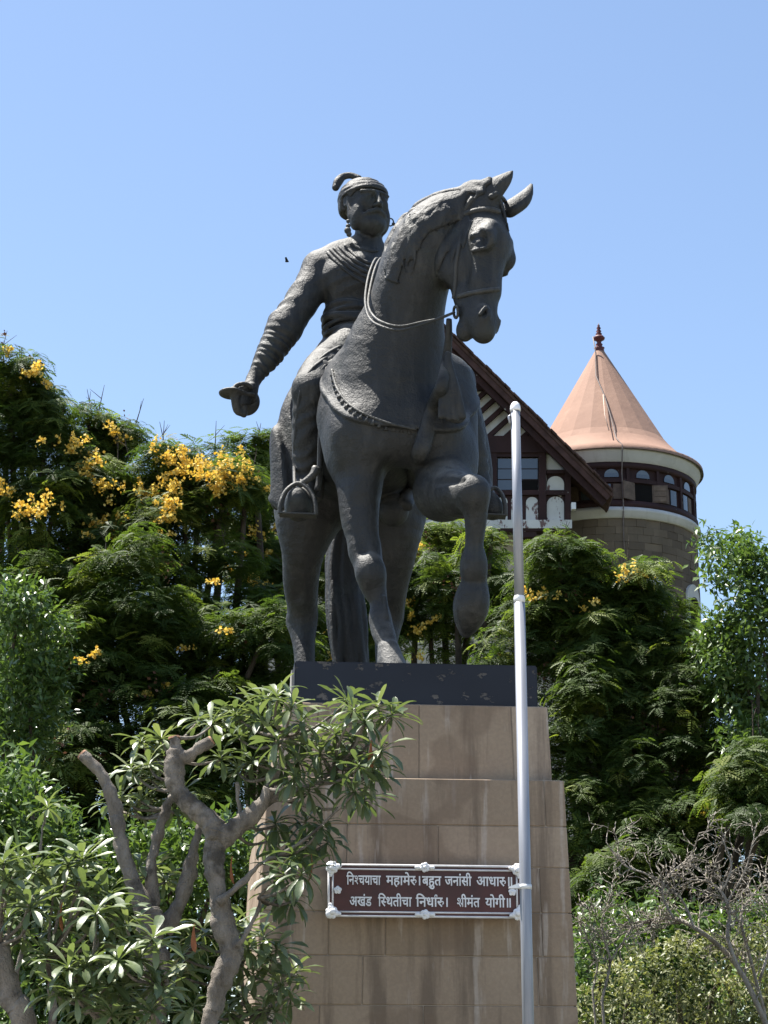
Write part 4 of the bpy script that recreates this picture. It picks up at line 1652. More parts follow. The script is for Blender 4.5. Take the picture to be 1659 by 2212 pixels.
# diagonal braces rising to the right (mirrored on the left half)
for i in range(9):
    for sgn in (1, -1):
        cx = 900 + i * 38
        x0, y0 = cx, 948
        d = (0.74, -0.67)
        w = 4.7
        nx, ny = 0.67, 0.74
        poly = [(x0 - nx * w, y0 - ny * w), (x0 + d[0] * 260 - nx * w, y0 + d[1] * 260 - ny * w), (x0 + d[0] * 260 + nx * w, y0 + d[1] * 260 + ny * w), (x0 + nx * w, y0 + ny * w)]
        poly = clip_poly(poly, lambda x, y: y - (APX[1] + (x - APX[0]) * SL + 46))
        poly = clip_poly(poly, lambda x, y: 947 - y) if len(poly) > 2 else []
        poly = clip_poly(poly, lambda x, y: (y - 838)) if len(poly) > 2 else []
        if len(poly) < 3:
            continue
        if sgn < 0:
            poly = [(2 * APX[0] - x, y) for x, y in poly][::-1]
        gprism('brace', poly, -0.2, -0.014, M_TIMBER)
gbox('collar_beam', 790, 1043, 826, 846, -0.26, -0.016, M_TIMBER)
for x in (897, 955, 1003, 840, 790):
    gbox('stud', x - 6, x + 6, roof_y(x, 66), 826, -0.2, -0.018, M_TIMBER)
gprism('brace', [(1009, 812), (1040, 838), (1026, 838), (1003, 820)], -0.2, -0.02, M_TIMBER)
# window storey
for x, w in ((600, 9), (690, 9), (780, 9), (872, 9), (965, 9), (1066, 7), (1171, 8), (1226, 6)):
    gbox('post', x - w, x + w, 982, 1128, -0.24, -0.013, M_TIMBER)
gbox('head_beam', 590, 1178, 982, 990, -0.2, -0.011, M_TIMBER)
gbox('rail_beam', 590, 1228, 1062, 1072, -0.22, -0.015, M_TIMBER)
gbox('rail_beam', 1180, 1226, 1018, 1026, -0.22, -0.017, M_TIMBER)
gbox('sill_band', 575, 1234, 1128, 1146, -0.34, -0.012, M_PEEL)
gbox('sill_beam', 575, 1234, 1146, 1151, -0.30, 0.3, M_TIMBER)


def arched(name, x0, x1, ytop, ybot, d0, d1, mat, parent=house, n=9):
    r = (x1 - x0) / 2
    cx, cy = (x0 + x1) / 2, ytop + r * 0.9
    pts = [(x0, ybot), (x1, ybot), (x1, cy)] + [(cx + r * math.cos(math.pi * i / n), cy - r * 0.9 * math.sin(math.pi * i / n)) for i in range(1, n)] + [(x0, cy)]
    return gprism(name, pts, d0, d1, mat, parent)


# panel grounds are timber, the white arched panels stand proud of them
gbox('panel_ground', 690, 1226, 1072, 1128, -0.06, -0.005, M_TIMBER)
gbox('panel_ground', 1181, 1222, 1026, 1062, -0.06, -0.006, M_TIMBER)
for x0, x1 in ((700, 728), (738, 768), (800, 828), (838, 862), (884, 912), (922, 952), (1020, 1044), (1075, 1096), (1104, 1122), (1136, 1162)):
    arched('white_panel', x0, x1, 1075, 1127, -0.10, -0.03, M_PEEL)
arched('white_panel', 1181, 1218, 1074, 1127, -0.10, -0.03, M_PEEL)
arched('white_panel', 1181, 1218, 1030, 1062, -0.10, -0.03, M_PEEL)
gprism('white_panel', [(1180, 980), (1218, 1018), (1180, 1018)], -0.10, -0.01, M_PLASTER)


def gwindow(x0, x1, y0, y1, cols, rows, open_last=False):
    w = gbox('window', x0, x1, y0, y1, -0.10, -0.008, M_TIMBER)
    for c in range(cols):
        for r in range(rows):
            fx0, fx1 = x0 + (x1 - x0) * c / cols + 1.2, x0 + (x1 - x0) * (c + 1) / cols - 1.2
            fy0, fy1 = y0 + (y1 - y0) * r / rows + 1.0, y0 + (y1 - y0) * (r + 1) / rows - 1.0
            if open_last and c == cols - 1 and r == rows - 1:
                gbox('open_light', fx0, fx1, fy0, fy1, -0.125, -0.09, M_DARK, w)
            else:
                gbox('pane', fx0, fx1, fy0, fy1, -0.125 - 0.01 * ((c + r) % 2), -0.09, M_GLASS, w)


gwindow(1074, 1162, 992, 1061, 2, 3, True)
gwindow(974, 1058, 992, 1061, 2, 3)
gwindow(882, 956, 992, 1061, 2, 3)
gwindow(790, 862, 992, 1061, 2, 3)
gwindow(700, 771, 992, 1061, 2, 3)
# brackets under the jetty
for x in (1143, 1000, 840, 700, 600):
    bm = bmesh.new()
    prof = [(0.9, 0), (-0.25, 0), (-0.25, -.25), (0.1, -.4), (.35, -.9), (.45, -1.5), (.9, -1.8)]
    gx, gz = G(x, 1151)
    a = [bm.verts.new((gx - .28, y, gz + z)) for y, z in prof]
    b = [bm.verts.new((gx + .28, y, gz + z)) for y, z in prof]
    bm.faces.new(a)
    bm.faces.new(b[::-1])
    for i in range(len(prof)):
        j = (i + 1) % len(prof)
        bm.faces.new((a[i], a[j], b[j], b[i]))
    bm_obj('bracket', bm, M_TIMBER, house)
bm = bmesh.new()
gx, gz = G(1237, 1100)
add_box(bm, gx - .09, gx + .09, -0.5, -0.2, gz - .14, gz + .14)
bm_obj('junction_box', bm, M_WHITE, house)
# ---------------------------------------------------------------- round tower
TY = 85.0
tc = P(1306, 1100, TY)
tower = empty('round_tower', (tc.x, TY, 0))
tag(tower, 'round stone tower with a peach conical roof and dark band of small windows', 'tower')
TP = pxm(tc)
TR = 194 * TP
def tz(y, front=True):
    """height of a picture row on the tower's near face (or axis)"""
    return P(1306, y, TY - (TR if front else 0)).z


def tower_wall_mat():
    m = NT('grey_brown_masonry')
    r = m.rand()
    g = m.geo(1.0)
    c = m.ramp(r, [(0.0, (0.105, 0.082, 0.062)), (0.5, (0.145, 0.115, 0.085)), (0.85, (0.165, 0.13, 0.095)), (1.0, (0.20, 0.155, 0.11))])
    c = m.mix(m.ramp(m.noise(g, .45, 5), [(0.4, 0.0), (0.7, 0.5)]), c, (0.09, 0.07, 0.052))
    c = m.mix(m.ramp(m.noise(m.geo((1, 1, .12)), .9, 5), [(0.5, 0.0), (0.75, 0.5)]), c, (0.065, 0.052, 0.04))
    m.color(c)
    m.bump(m.noise(g, 5, 5), 0.4, 0.05)
    m.set(rough=0.9, spec=0.15)
    return m.m


M_TSTONE = tower_wall_mat()
M_TRIM = plaster_mat('white_trim', (0.46, 0.455, 0.44), (0.58, 0.57, 0.55), 0.70, (0.3, 0.28, 0.26))
z_drum = tz(1120)
bm = bmesh.new()
add_lathe(bm, [(TR - .06, 0), (TR - .06, z_drum + 0.05)], (0, 0, 0), 72)
bm_obj('drum_wall', bm, plain('dark_mortar', (0.085, 0.07, 0.055), 0.9, 0.3, 3), tower)
# stones: individual blocks on the side that shows
ST_H = 0.33
courses = int((z_drum - tz(1390)) / ST_H)
stone_me = {}
count = 0
far = bmesh.new()


def stone_block(bm, a0, a1, z0, z1, pr):
    pts = []
    for rr in (TR + pr, TR - .1):
        for a, z in ((a0, z0), (a1, z0), (a1, z1), (a0, z1)):
            pts.append((rr * math.sin(a), -rr * math.cos(a), z))
    add_hull8(bm, pts)


for ci in range(int(z_drum / ST_H)):
    z1 = z_drum - ci * ST_H
    z0 = z1 - ST_H + 0.009
    a = R_(-92) + RNG.uniform(0, .1)
    while a < R_(92):
        w = RNG.uniform(0.4, 0.85) / TR
        a1 = a + w
        mid = (a + a1) / 2
        arch = ci and False
        if ci < courses and R_(-16) < mid < R_(88) and count < 295:
            bm = bmesh.new()
            stone_block(bm, a, a1 - .009 / TR, z0, z1, RNG.uniform(0, .035))
            bm_obj('stone', bm, M_TSTONE, tower)
            count += 1
        else:
            stone_block(far, a, a1 - .009 / TR, z0, z1, RNG.uniform(0, .035))
        a = a1
o = bm_obj('stonework', far, M_TSTONE, tower)
o['kind'] = 'stuff'
# cornice below the windows
def ring(name, prof, mat, seg=72):
    bm = bmesh.new()
    add_lathe(bm, prof, (0, 0, 0), seg)
    return bm_obj(name, bm, mat, tower, True)


zc0, zc1 = tz(1119), tz(1096)
cr = ring('cornice', [(TR - .05, zc0), (TR + .10, zc0), (TR + .10, zc0 + .18), (TR + .20, zc0 + .26), (TR + .20, zc1 - .12), (TR + .12, zc1), (TR - .3, zc1 + .02)], M_TRIM)
z_w0, z_w1 = zc1, tz(996)
RW = TR - 0.06
ring('window_wall', [(RW, z_w0), (RW, z_w1)], M_TIMBER)
ring('sill_rail', [(RW - .05, z_w0), (RW + .16, z_w0), (RW + .16, z_w0 + .28), (RW - .05, z_w0 + .28)], M_TIMBER)
ring('head_rail', [(RW - .05, z_w1 - .3), (RW + .14, z_w1 - .3), (RW + .14, z_w1 - .05), (RW - .05, z_w1 - .05)], M_TIMBER)
zt0, zt1 = z_w0 + .30, z_w1 - .32
zmid = zt0 + (zt1 - zt0) * 0.58


def arcpiece(name, a0, a1, z0, z1, r0, r1, mat, parent=tower, arch=False, n=6):
    bm = bmesh.new()
    inner, outer = [], []
    pts = []
    if not arch:
        pts = [(a0 + (a1 - a0) * i / n, z0) for i in range(n + 1)] + [(a1 - (a1 - a0) * i / n, z1) for i in range(n + 1)]
    else:
        am, hw = (a0 + a1) / 2, (a1 - a0) / 2
        rise = min((z1 - z0) * .75, hw * TR)
        pts = [(a0, z0), (a1, z0)] + [(am + hw * math.cos(math.pi * i / 10), z1 - rise + rise * math.sin(math.pi * i / 10)) for i in range(11)]
    o = [bm.verts.new((r1 * math.sin(a), -r1 * math.cos(a), z)) for a, z in pts]
    q = [bm.verts.new((r0 * math.sin(a), -r0 * math.cos(a), z)) for a, z in pts]
    bm.faces.new(o)
    bm.faces.new(q[::-1])
    for i in range(len(pts)):
        j = (i + 1) % len(pts)
        bm.faces.new((o[i], q[i], q[j], o[j]))
    bmesh.ops.triangulate(bm, faces=[f for f in bm.faces if len(f.verts) > 4])
    return bm_obj(name, bm, mat, parent)


M_SHUT = plain('brown_shutter', (0.12, 0.085, 0.065), 0.7, 0.3, 5)
for k in range(-5, 5):
    ac = R_(18.5 + 20 * k)
    hw = R_(6.1)
    arcpiece('mullion', ac + R_(9.1), ac + R_(10.9), zt0, zt1, RW - .05, RW + .13, M_TIMBER)
    fr = arcpiece('arched_window', ac - hw * .72, ac + hw * .72, zmid + .22, zt1 - .02, RW - .02, RW + .05, M_GLASS, arch=True)
    arcpiece('transom', ac - R_(9), ac + R_(9), zmid - .02, zmid + .14, RW - .04, RW + .11, M_TIMBER)
    if k == 0:
        arcpiece('open_window', ac - hw, ac + hw, zt0 + .04, zmid - .05, RW - .02, RW + .03, M_DARK)
        for s, a in ((1, ac + hw), (-1, ac - hw)):
            bm = bmesh.new()
            b0 = Vector((math.sin(a), -math.cos(a), 0)) * (RW + .04)
            ang = a + s * R_(62)
            w_ = (Vector((math.cos(a), math.sin(a), 0)) * s * .82 + Vector((math.sin(a), -math.cos(a), 0)) * .38) * .72
            t_ = Vector((-w_.y, w_.x, 0)).normalized() * .045
            z0, z1 = zt0 + .02, zmid - .03
            add_hull8(bm, [b0 + Vector((0, 0, z0)), b0 + w_ + Vector((0, 0, z0)), b0 + w_ + Vector((0, 0, z1)), b0 + Vector((0, 0, z1)), b0 + t_ + Vector((0, 0, z0)), b0 + w_ + t_ + Vector((0, 0, z0)), b0 + w_ + t_ + Vector((0, 0, z1)), b0 + t_ + Vector((0, 0, z1))])
            sh = bm_obj('shutter', bm, M_SHUT, tower)
            for j in range(3):
                bm = bmesh.new()
                c0, c1 = .12, .88
                za, zb = z0 + (z1 - z0) * (.06 + .31 * j), z0 + (z1 - z0) * (.32 + .31 * j)
                e = -t_ * .35
                p = [b0 + w_ * c0 + e, b0 + w_ * c1 + e]
                add_hull8(bm, [p[0] + Vector((0, 0, za)), p[1] + Vector((0, 0, za)), p[1] + Vector((0, 0, zb)), p[0] + Vector((0, 0, zb)), p[0] - e * 1.02 + Vector((0, 0, za)), p[1] - e * 1.02 + Vector((0, 0, za)), p[1] - e * 1.02 + Vector((0, 0, zb)), p[0] - e * 1.02 + Vector((0, 0, zb))])
                bm_obj('shutter_panel', bm, plain('brown_shutter_panel', (0.16, 0.115, 0.085), 0.7, 0.3, 5), sh)
    else:
        for s in (-1, 1):
            arcpiece('casement', ac + (0.12 if s > 0 else -1.0) * hw, ac + (1.0 if s > 0 else -.12) * hw, zt0 + .08, zmid - .08, RW - .02, RW + .045, M_GLASS if (k + s) % 3 else M_SHUT)
# white eave mouldings and roof
ze0 = z_w1 - .05
ring('eave_moulding', [(RW - .1, ze0), (RW + .16, ze0), (RW + .16, ze0 + .16), (RW + .26, ze0 + .22), (RW + .26, ze0 + .38), (RW + .34, ze0 + .44), (RW + .34, ze0 + .56)], M_TRIM)
RE = 215 * TP
zap, zfl = tz(752, False), None
zeave = ze0 + .50
ring('soffit', [(RW + .30, ze0 + .56), (RE - .05, zeave - .02), (RE, zeave + .02)], plain('grey_soffit', (0.12, 0.11, 0.10), 0.9, 0.3, 3))


def cone_mat():
    m = NT('peach_render')
    g = m.geo(1.0)
    c = m.ramp(m.noise(g, 0.5, 6), [(0.3, (0.27, 0.165, 0.122)), (0.7, (0.33, 0.205, 0.150))])
    c = m.mix(m.ramp(m.noise(m.geo((1, 1, .15)), 1.5, 5), [(0.5, 0.0), (0.75, 0.3)]), c, (0.25, 0.155, 0.115))
    c = m.mix(m.ramp(m.noise(g, 2.8, 6), [(0.58, 0.0), (0.75, 0.25)]), c, (0.40, 0.265, 0.20))
    m.color(c)
    m.bump(m.noise(g, 3, 5), 0.25, 0.06)
    m.set(rough=0.8, spec=0.2)
    return m.m


M_CONE = cone_mat()
zk = zeave + 1.05
RK = 150 * TP
bm = bmesh.new()
add_lathe(bm, [(RE, zeave), (RE - .02, zeave + .16), (RE - (RE - RK) * .55, zeave + .52), (RK + .12, zk - .02), (RK + .05, zk + .06)], (0, 0, 0), 72)
bm_obj('roof_flare', bm, M_CONE, tower, True)
bm = bmesh.new()
prof = [(RK + .05 - .0, zk + .03)]
for i in range(1, 13):
    t = i / 12
    prof.append((RK * (1 - t) + .12 * t, zk + (zap - zk) * t))
add_lathe(bm, prof, (0, 0, 0), 22)
cone = bm_obj('cone_roof', bm, M_CONE, tower)
M_FIN = plain('maroon_finial', (0.11, 0.03, 0.03), 0.55, 0.25, 4)
zt_ = tz(697, False)
hfin = zt_ - zap
bm = bmesh.new()
fpf = [(.34, -.75), (.20, -.1), (.24, 0.0), (.12, .06), (.16, .14), (.09, .2), (.12, .27), (.24, .33), (.27, .39), (.2, .46), (.09, .5), (.15, .55), (.08, .6), (.12, .66), (.06, .72), (.10, .78), (.05, .84), (.06, .88), (.02, .93), (0, 1.0)]
add_lathe(bm, [(r, zap + (z * hfin if z > 0 else z * .8)) for r, z in fpf], (0, 0, 0), 14)
bm_obj('finial', bm, M_FIN, tower, True)
# lightning cable down the roof and wall
bm = bmesh.new()
pts = [Vector((-.3, -.3, zap + hfin * .35))]
for px_, py_ in ((1291, 770), (1289, 830), (1302, 880), (1311, 930), (1318, 985)):
    a = math.asin(max(-1, min(1, (px_ - 1306) / (max(30, 194 * (py_ - 752) / 230.0)))))
    t = (py_ - 752) / 218.0
    r = (RK * t + .1) + .06
    pts.append(Vector((r * math.sin(a) , -r * math.cos(a), zap + (zk - zap) * t + .05)))
ae = pts[-1].x / RE
for r, z in ((RE + .03, zeave + .1), (RW + .4, ze0 + .2), (RW + .2, ze0 - .5), (TR + .22, zc1), (TR + .06, zc0 - .3), (TR + .06, zc0 - 6)):
    pts.append(Vector((r * math.sin(ae + .03), -r * math.cos(ae + .03), z)))
add_tube(bm, pts, 0.028, 5)
bm_obj('cable', bm, plain('grey_cable', (0.16, 0.13, 0.12), 0.6), tower, True)
bm = bmesh.new()
add_tube(bm, [pts[3] + Vector((-.05, -.05, 0)), pts[4] + Vector((-.25, -.08, 0.0)), pts[5] + Vector((-.3, -.08, .3))], 0.022, 6)
bm_obj('conduit', bm, plain('pale_conduit', (0.45, 0.32, 0.25), 0.6), tower, True)
# arched windows low on the drum, white surrounds
for xpx, wpx in ((1472, 26), (1372, 40)):
    sa = (xpx - 1306) / 194.0
    a = math.asin(sa)
    hw = R_(9.5)
    zb, ztp = tz(1335), tz(1233) - .1
    arcpiece('arched_window', a - hw, a + hw, zb - 2, ztp, TR - .05, TR + .10, M_TRIM, arch=True)
    arcpiece('window_opening', a - hw * .62, a + hw * .62, zb - 2, ztp - .55, TR - .02, TR + .125, M_DARK, arch=True)
# small bird far off in the sky
bp_ = P(620, 565, 120)
bm = bmesh.new()
bmesh.ops.create_icosphere(bm, subdivisions=2, radius=0.07, matrix=Matrix.Diagonal((1.9, .8, .7, 1)))
for s in (-1, 1):
    v = [bm.verts.new(q) for q in ((.1, 0, .03), (-.1, 0, .03), (-.12, s * .38, .12), (-.02, s * .42, .13))]
    bm.faces.new(v)
bd = bm_obj('bird', bm, plain('dark_feathers', (0.03, 0.03, 0.035), 0.8))
bd.location = bp_
tag(bd, 'tiny dark bird flying in the blue sky beside the rider', 'bird')
# ---------------------------------------------------------------- foliage materials
def leaf_mat(name, stops, rough=0.5, spec=0.4, trans=0.3, tint=(1.25, 1.3, 0.6), use='attr', vein=None):
    m = NT(name)
    v = m.attr('var') if use == 'attr' else m.rand()
    c = m.ramp(v, stops)
    m.color(c)
    m.set(rough=rough, spec=spec)
    tr = m.n('ShaderNodeBsdfTranslucent')
    m.l(m.mix(1.0, c, tint, 'MULTIPLY'), tr.inputs[0])
    mx = m.n('ShaderNodeMixShader')
    mx.inputs[0].default_value = trans
    out = m.t.nodes['Material Output']
    m.l(m.b.outputs[0], mx.inputs[1])
    m.l(tr.outputs[0], mx.inputs[2])
    m.l(mx.outputs[0], out.inputs[0])
    return m.m


M_FROND = leaf_mat('feathery_leaf', [(0.0, (0.042, 0.074, 0.020)), (0.45, (0.076, 0.118, 0.028)), (0.75, (0.125, 0.17, 0.036)), (0.93, (0.19, 0.235, 0.046)), (1.0, (0.24, 0.26, 0.06))], 0.55, 0.25, 0.5)
M_DRY = leaf_mat('dry_pods', [(0.0, (0.09, 0.045, 0.03)), (1.0, (0.20, 0.11, 0.07))], 0.8, 0.2, 0.2, (1, .9, .8))
M_BROAD = leaf_mat('broad_leaf', [(0.0, (0.055, 0.10, 0.028)), (0.5, (0.095, 0.155, 0.042)), (1.0, (0.16, 0.23, 0.065))], 0.33, 0.55, 0.35)
M_PALE = leaf_mat('pale_hedge_leaf', [(0.0, (0.09, 0.11, 0.045)), (0.5, (0.20, 0.22, 0.10)), (1.0, (0.36, 0.36, 0.20))], 0.45, 0.4)
M_PETAL = leaf_mat('yellow_petals', [(0.0, (0.60, 0.38, 0.06)), (0.5, (0.74, 0.54, 0.11)), (1.0, (0.82, 0.69, 0.26))], 0.6, 0.2, 0.35, (1.1, 1.0, 0.6))


def bark_mat(name, a, b, sc=1.0):
    m = NT(name)
    g = m.geo((1, 1, .45))
    f = m.noise(g, 7 * sc, 6, 0.65)
    c = m.ramp(f, [(0.3, a), (0.7, b)])
    w = m.noise(m.geo(1.0), 3.0 * sc, 5, 0.6)
    c = m.mix(m.ramp(w, [(0.53, 0.0), (0.62, 0.75)]), c, tuple(x * 0.5 for x in a))
    m.color(c)
    m.bump(m.math('ADD', m.noise(g, 16 * sc, 6, 0.7), m.math('MULTIPLY', m.noise(m.geo(1.0), 60 * sc, 4), .5)), 1.0, 0.035)
    m.set(rough=0.88, spec=0.15)
    return m.m


M_BARK = bark_mat('dark_bark', (0.05, 0.04, 0.032), (0.11, 0.09, 0.07), 0.5)


def frond_template():
    """feathery leaf 1 long along +x: paired leaflets on a drooping rib, (quads)"""
    V, F = [], []
    n = 6
    def rib(t):
        return np.array([t * (1 - .05 * t), 0, -0.36 * t * t])
    for i in range(n):
        t = 0.13 + 0.87 * i / (n - 1)
        L = 0.36 * math.sin(math.pi * (0.18 + 0.72 * t)) ** 0.8
        p = rib(t)
        for s in (-1, 1):
            d = np.array([0.55, s * 0.83, -0.10])
            e = np.array([0.83, -s * 0.55, 0.0])
            w = 0.104
            k = len(V)
            V += [p - e * w * .4, p + d * L * .5 + e * w, p + d * L + np.array([0, 0, -.06 * L])]
            F.append((k, k + 1, k + 2))
    return np.array(V, np.float32), np.array(F, np.int32)


def broad_template():
    V = [(0, 0, 0), (.3, .17, .05), (.72, .17, .03), (1, 0, -.12), (.72, -.17, .03), (.3, -.17, .05), (.35, 0, 0), (.72, 0, -.03)]
    F = [(0, 6, 1, 0), (6, 7, 2, 1), (7, 3, 2, 7), (0, 5, 6, 0), (6, 5, 4, 7), (7, 4, 3, 7)]
    F = [(0, 5, 6, 1), (1, 6, 7, 2), (6, 5, 4, 7), (7, 4, 3, 2)]
    F = [(0, 6, 7, 1), (1, 7, 3, 2), (0, 5, 7, 6), (5, 4, 3, 7)]
    return np.array(V, np.float32), np.array([(0, 7, 2, 1), (7, 3, 2, 2), (0, 5, 4, 7), (7, 4, 3, 3)], np.int32)


def petal_template():
    return np.array([(0, -.5, 0), (1, -.5, .2), (1, .5, .2), (0, .5, 0)], np.float32), np.array([(0, 1, 2, 3)], np.int32)


def scatter(name, tpl, pos, dirs, ups, scale, var, mat, parent):
    """copies of a template: local x along dirs, local z near ups"""
    V, F = tpl
    F = np.array([f for f in F], np.int32)
    pos, x, u = np.asarray(pos, np.float32), np.asarray(dirs, np.float32), np.asarray(ups, np.float32)
    x = x / np.linalg.norm(x, axis=1, keepdims=True)
    y = np.cross(u, x)
    y /= np.linalg.norm(y, axis=1, keepdims=True) + 1e-9
    z = np.cross(x, y)
    s = np.asarray(scale, np.float32)[:, None, None]
    W = (V[None, :, 0:1] * x[:, None] + V[None, :, 1:2] * y[:, None] + V[None, :, 2:3] * z[:, None]) * s + pos[:, None]
    n, k = len(pos), len(V)
    FF = (F[None] + (np.arange(n, dtype=np.int32) * k)[:, None, None]).reshape(-1, F.shape[1])
    return np_mesh(name, W.reshape(-1, 3), FF, mat, parent, smooth=False, var=np.repeat(np.asarray(var, np.float32), len(F)))


TPL_FROND, TPL_PETAL = frond_template(), petal_template()
TPL_BROAD = (np.array([(0, 0, 0), (.38, .19, .05), (.40, 0, 0), (.38, -.19, .05), (.8, .12, .0), (.8, -.12, .0), (1, 0, -.14), (.8, 0, -.04)], np.float32),
             np.array([(0, 2, 1, 1), (0, 3, 2, 2), (2, 7, 4, 1), (3, 5, 7, 2), (7, 6, 4, 4), (5, 6, 7, 7)], np.int32))
# quads only: repeat-free version
TPL_BROAD = (np.array([(0, 0, 0), (.45, .20, .05), (1, 0, -.14), (.5, 0, -.01), (.45, -.20, .05)], np.float32), np.array([(0, 3, 2, 1), (0, 4, 2, 3)], np.int32))


def unit(v):
    return v / (np.linalg.norm(v, axis=-1, keepdims=True) + 1e-9)


def lobe_points(lobes, n, rng, shell=0.65, top=0.35):
    """points in and on the lobes with outward directions; lobes: (Vector centre, radius)"""
    w = np.array([r ** 2 for c, r in lobes])
    idx = rng.choice(len(lobes), n, p=w / w.sum())
    d = unit(rng.normal(size=(n, 3)))
    d[:, 2] += top
    d[:, 1] -= 0.4
    d = unit(d)
    C = np.array([tuple(c) for c, r in lobes])[idx]
    Rr = np.array([r for c, r in lobes])[idx]
    rad = np.where(rng.random(n) < shell, rng.uniform(0.82, 1.08, n), rng.uniform(0.25, 0.85, n))
    # lumpy outline
    rad *= 1 + 0.16 * np.sin(d[:, 0] * 5 + idx * 2.1) * np.sin(d[:, 2] * 6 + idx) + 0.08 * np.sin(d[:, 0] * 13 + d[:, 2] * 11 + idx)
    return C + d * (Rr * rad)[:, None], d, idx, rad


def limbs(root, lobes, base, rt, mat, rng, name_trunk='trunk'):
    o = Vector(root.location)
    c = sum((l[0] for l in lobes), Vector()) / len(lobes)
    low = min(l[0].z for l in lobes)
    fork = Vector((base.x * .6 + c.x * .4, base.y * .7 + c.y * .3, max(1.8, low * .55)))
    bm = bmesh.new()
    add_tube(bm, smooth_path([base - o, base.lerp(fork, .5) + Vector((rng.uniform(-.15, .15), 0, 0)) - o, fork - o], 3), [rt * (1.15 - .06 * i) for i in range(7)], 9)
    bm_obj(name_trunk, bm, mat, root, True)
    for (p, r) in lobes:
        bm = bmesh.new()
        mid = fork.lerp(p, .55) + Vector((rng.uniform(-.3, .3), rng.uniform(-.2, .2), -.15 * r))
        add_tube(bm, smooth_path([fork - o, mid - o, p - o, p + (p - mid).normalized() * r * .4 - o], 3), lerp_list([rt * .55, rt * .3, rt * .16, rt * .05], 10), 6)
        bm_obj('limb', bm, mat, root, True)


def pxlobes(L, Y, rng, spread=1.0):
    out = []
    for q in L:
        x, y, r = q[:3]
        Yq = (q[3] if len(q) > 3 else Y + rng.uniform(-spread, spread))
        p = P(x, y, Yq)
        out.append((p, r * pxm(p)))
    return out


FLOWERS = [(22, 757, 1), (67, 803, 1), (109, 805, .7), (150, 952, 1.1), (193, 984, .7), (178, 1012, .8), (223, 1044, .8), (240, 926, .7), (4, 1060, 1.1), (112, 1092, 1.5), (62, 1104, .8), (217, 1124, .6), (371, 978, 1.3), (388, 994, 1.1), (405, 1003, 1.1), (304, 1060, 1.4), (330, 1066, .8), (364, 1062, 1.3), (351, 1089, .9), (360, 1111, .8), (435, 1008, 1.2), (461, 1025, 1.5), (487, 1018, 1.5), (521, 1012, 1.4), (502, 990, 1.3), (540, 1036, .9), (502, 1045, 1.1), (262, 1152, 1.4), (281, 1166, .9), (223, 1197, .8), (214, 1222, .9), (568, 1156, 1.2), (495, 1233, .9), (544, 1254, .7), (172, 1293, .7), (487, 1362, .4), (161, 1426, .5), (210, 1411, .5), (401, 1400, .4), (367, 1490, .6), (320, 1500, .4),
           (1152, 1190, .9), (1108, 1204, .6), (1347, 1234, .9), (1152, 1286, .7), (1168, 1292, .7), (1150, 1334, .5), (1278, 1301, .6), (1390, 1240, .5), (1505, 1753, 1.2), (1571, 1751, 1.2), (1448, 1778, .7), (905, 1181, .5), (912, 1369, .8), (885, 1332, .5), (871, 1302, .6), (722, 1425, .7), (709, 1357, .5), (1098, 1204, .7), (945, 1345, .5), (730, 1415, .5), (1085, 1420, .6), (905, 1420, .5)]
_rf = random.Random(9)
FLOWERS += [(x + _rf.gauss(0, 30), y + abs(_rf.gauss(0, 26)), _rf.uniform(.3, .55)) for x, y, f in FLOWERS for _ in range(2) if y < 1280 and x < 600]
_used = set()


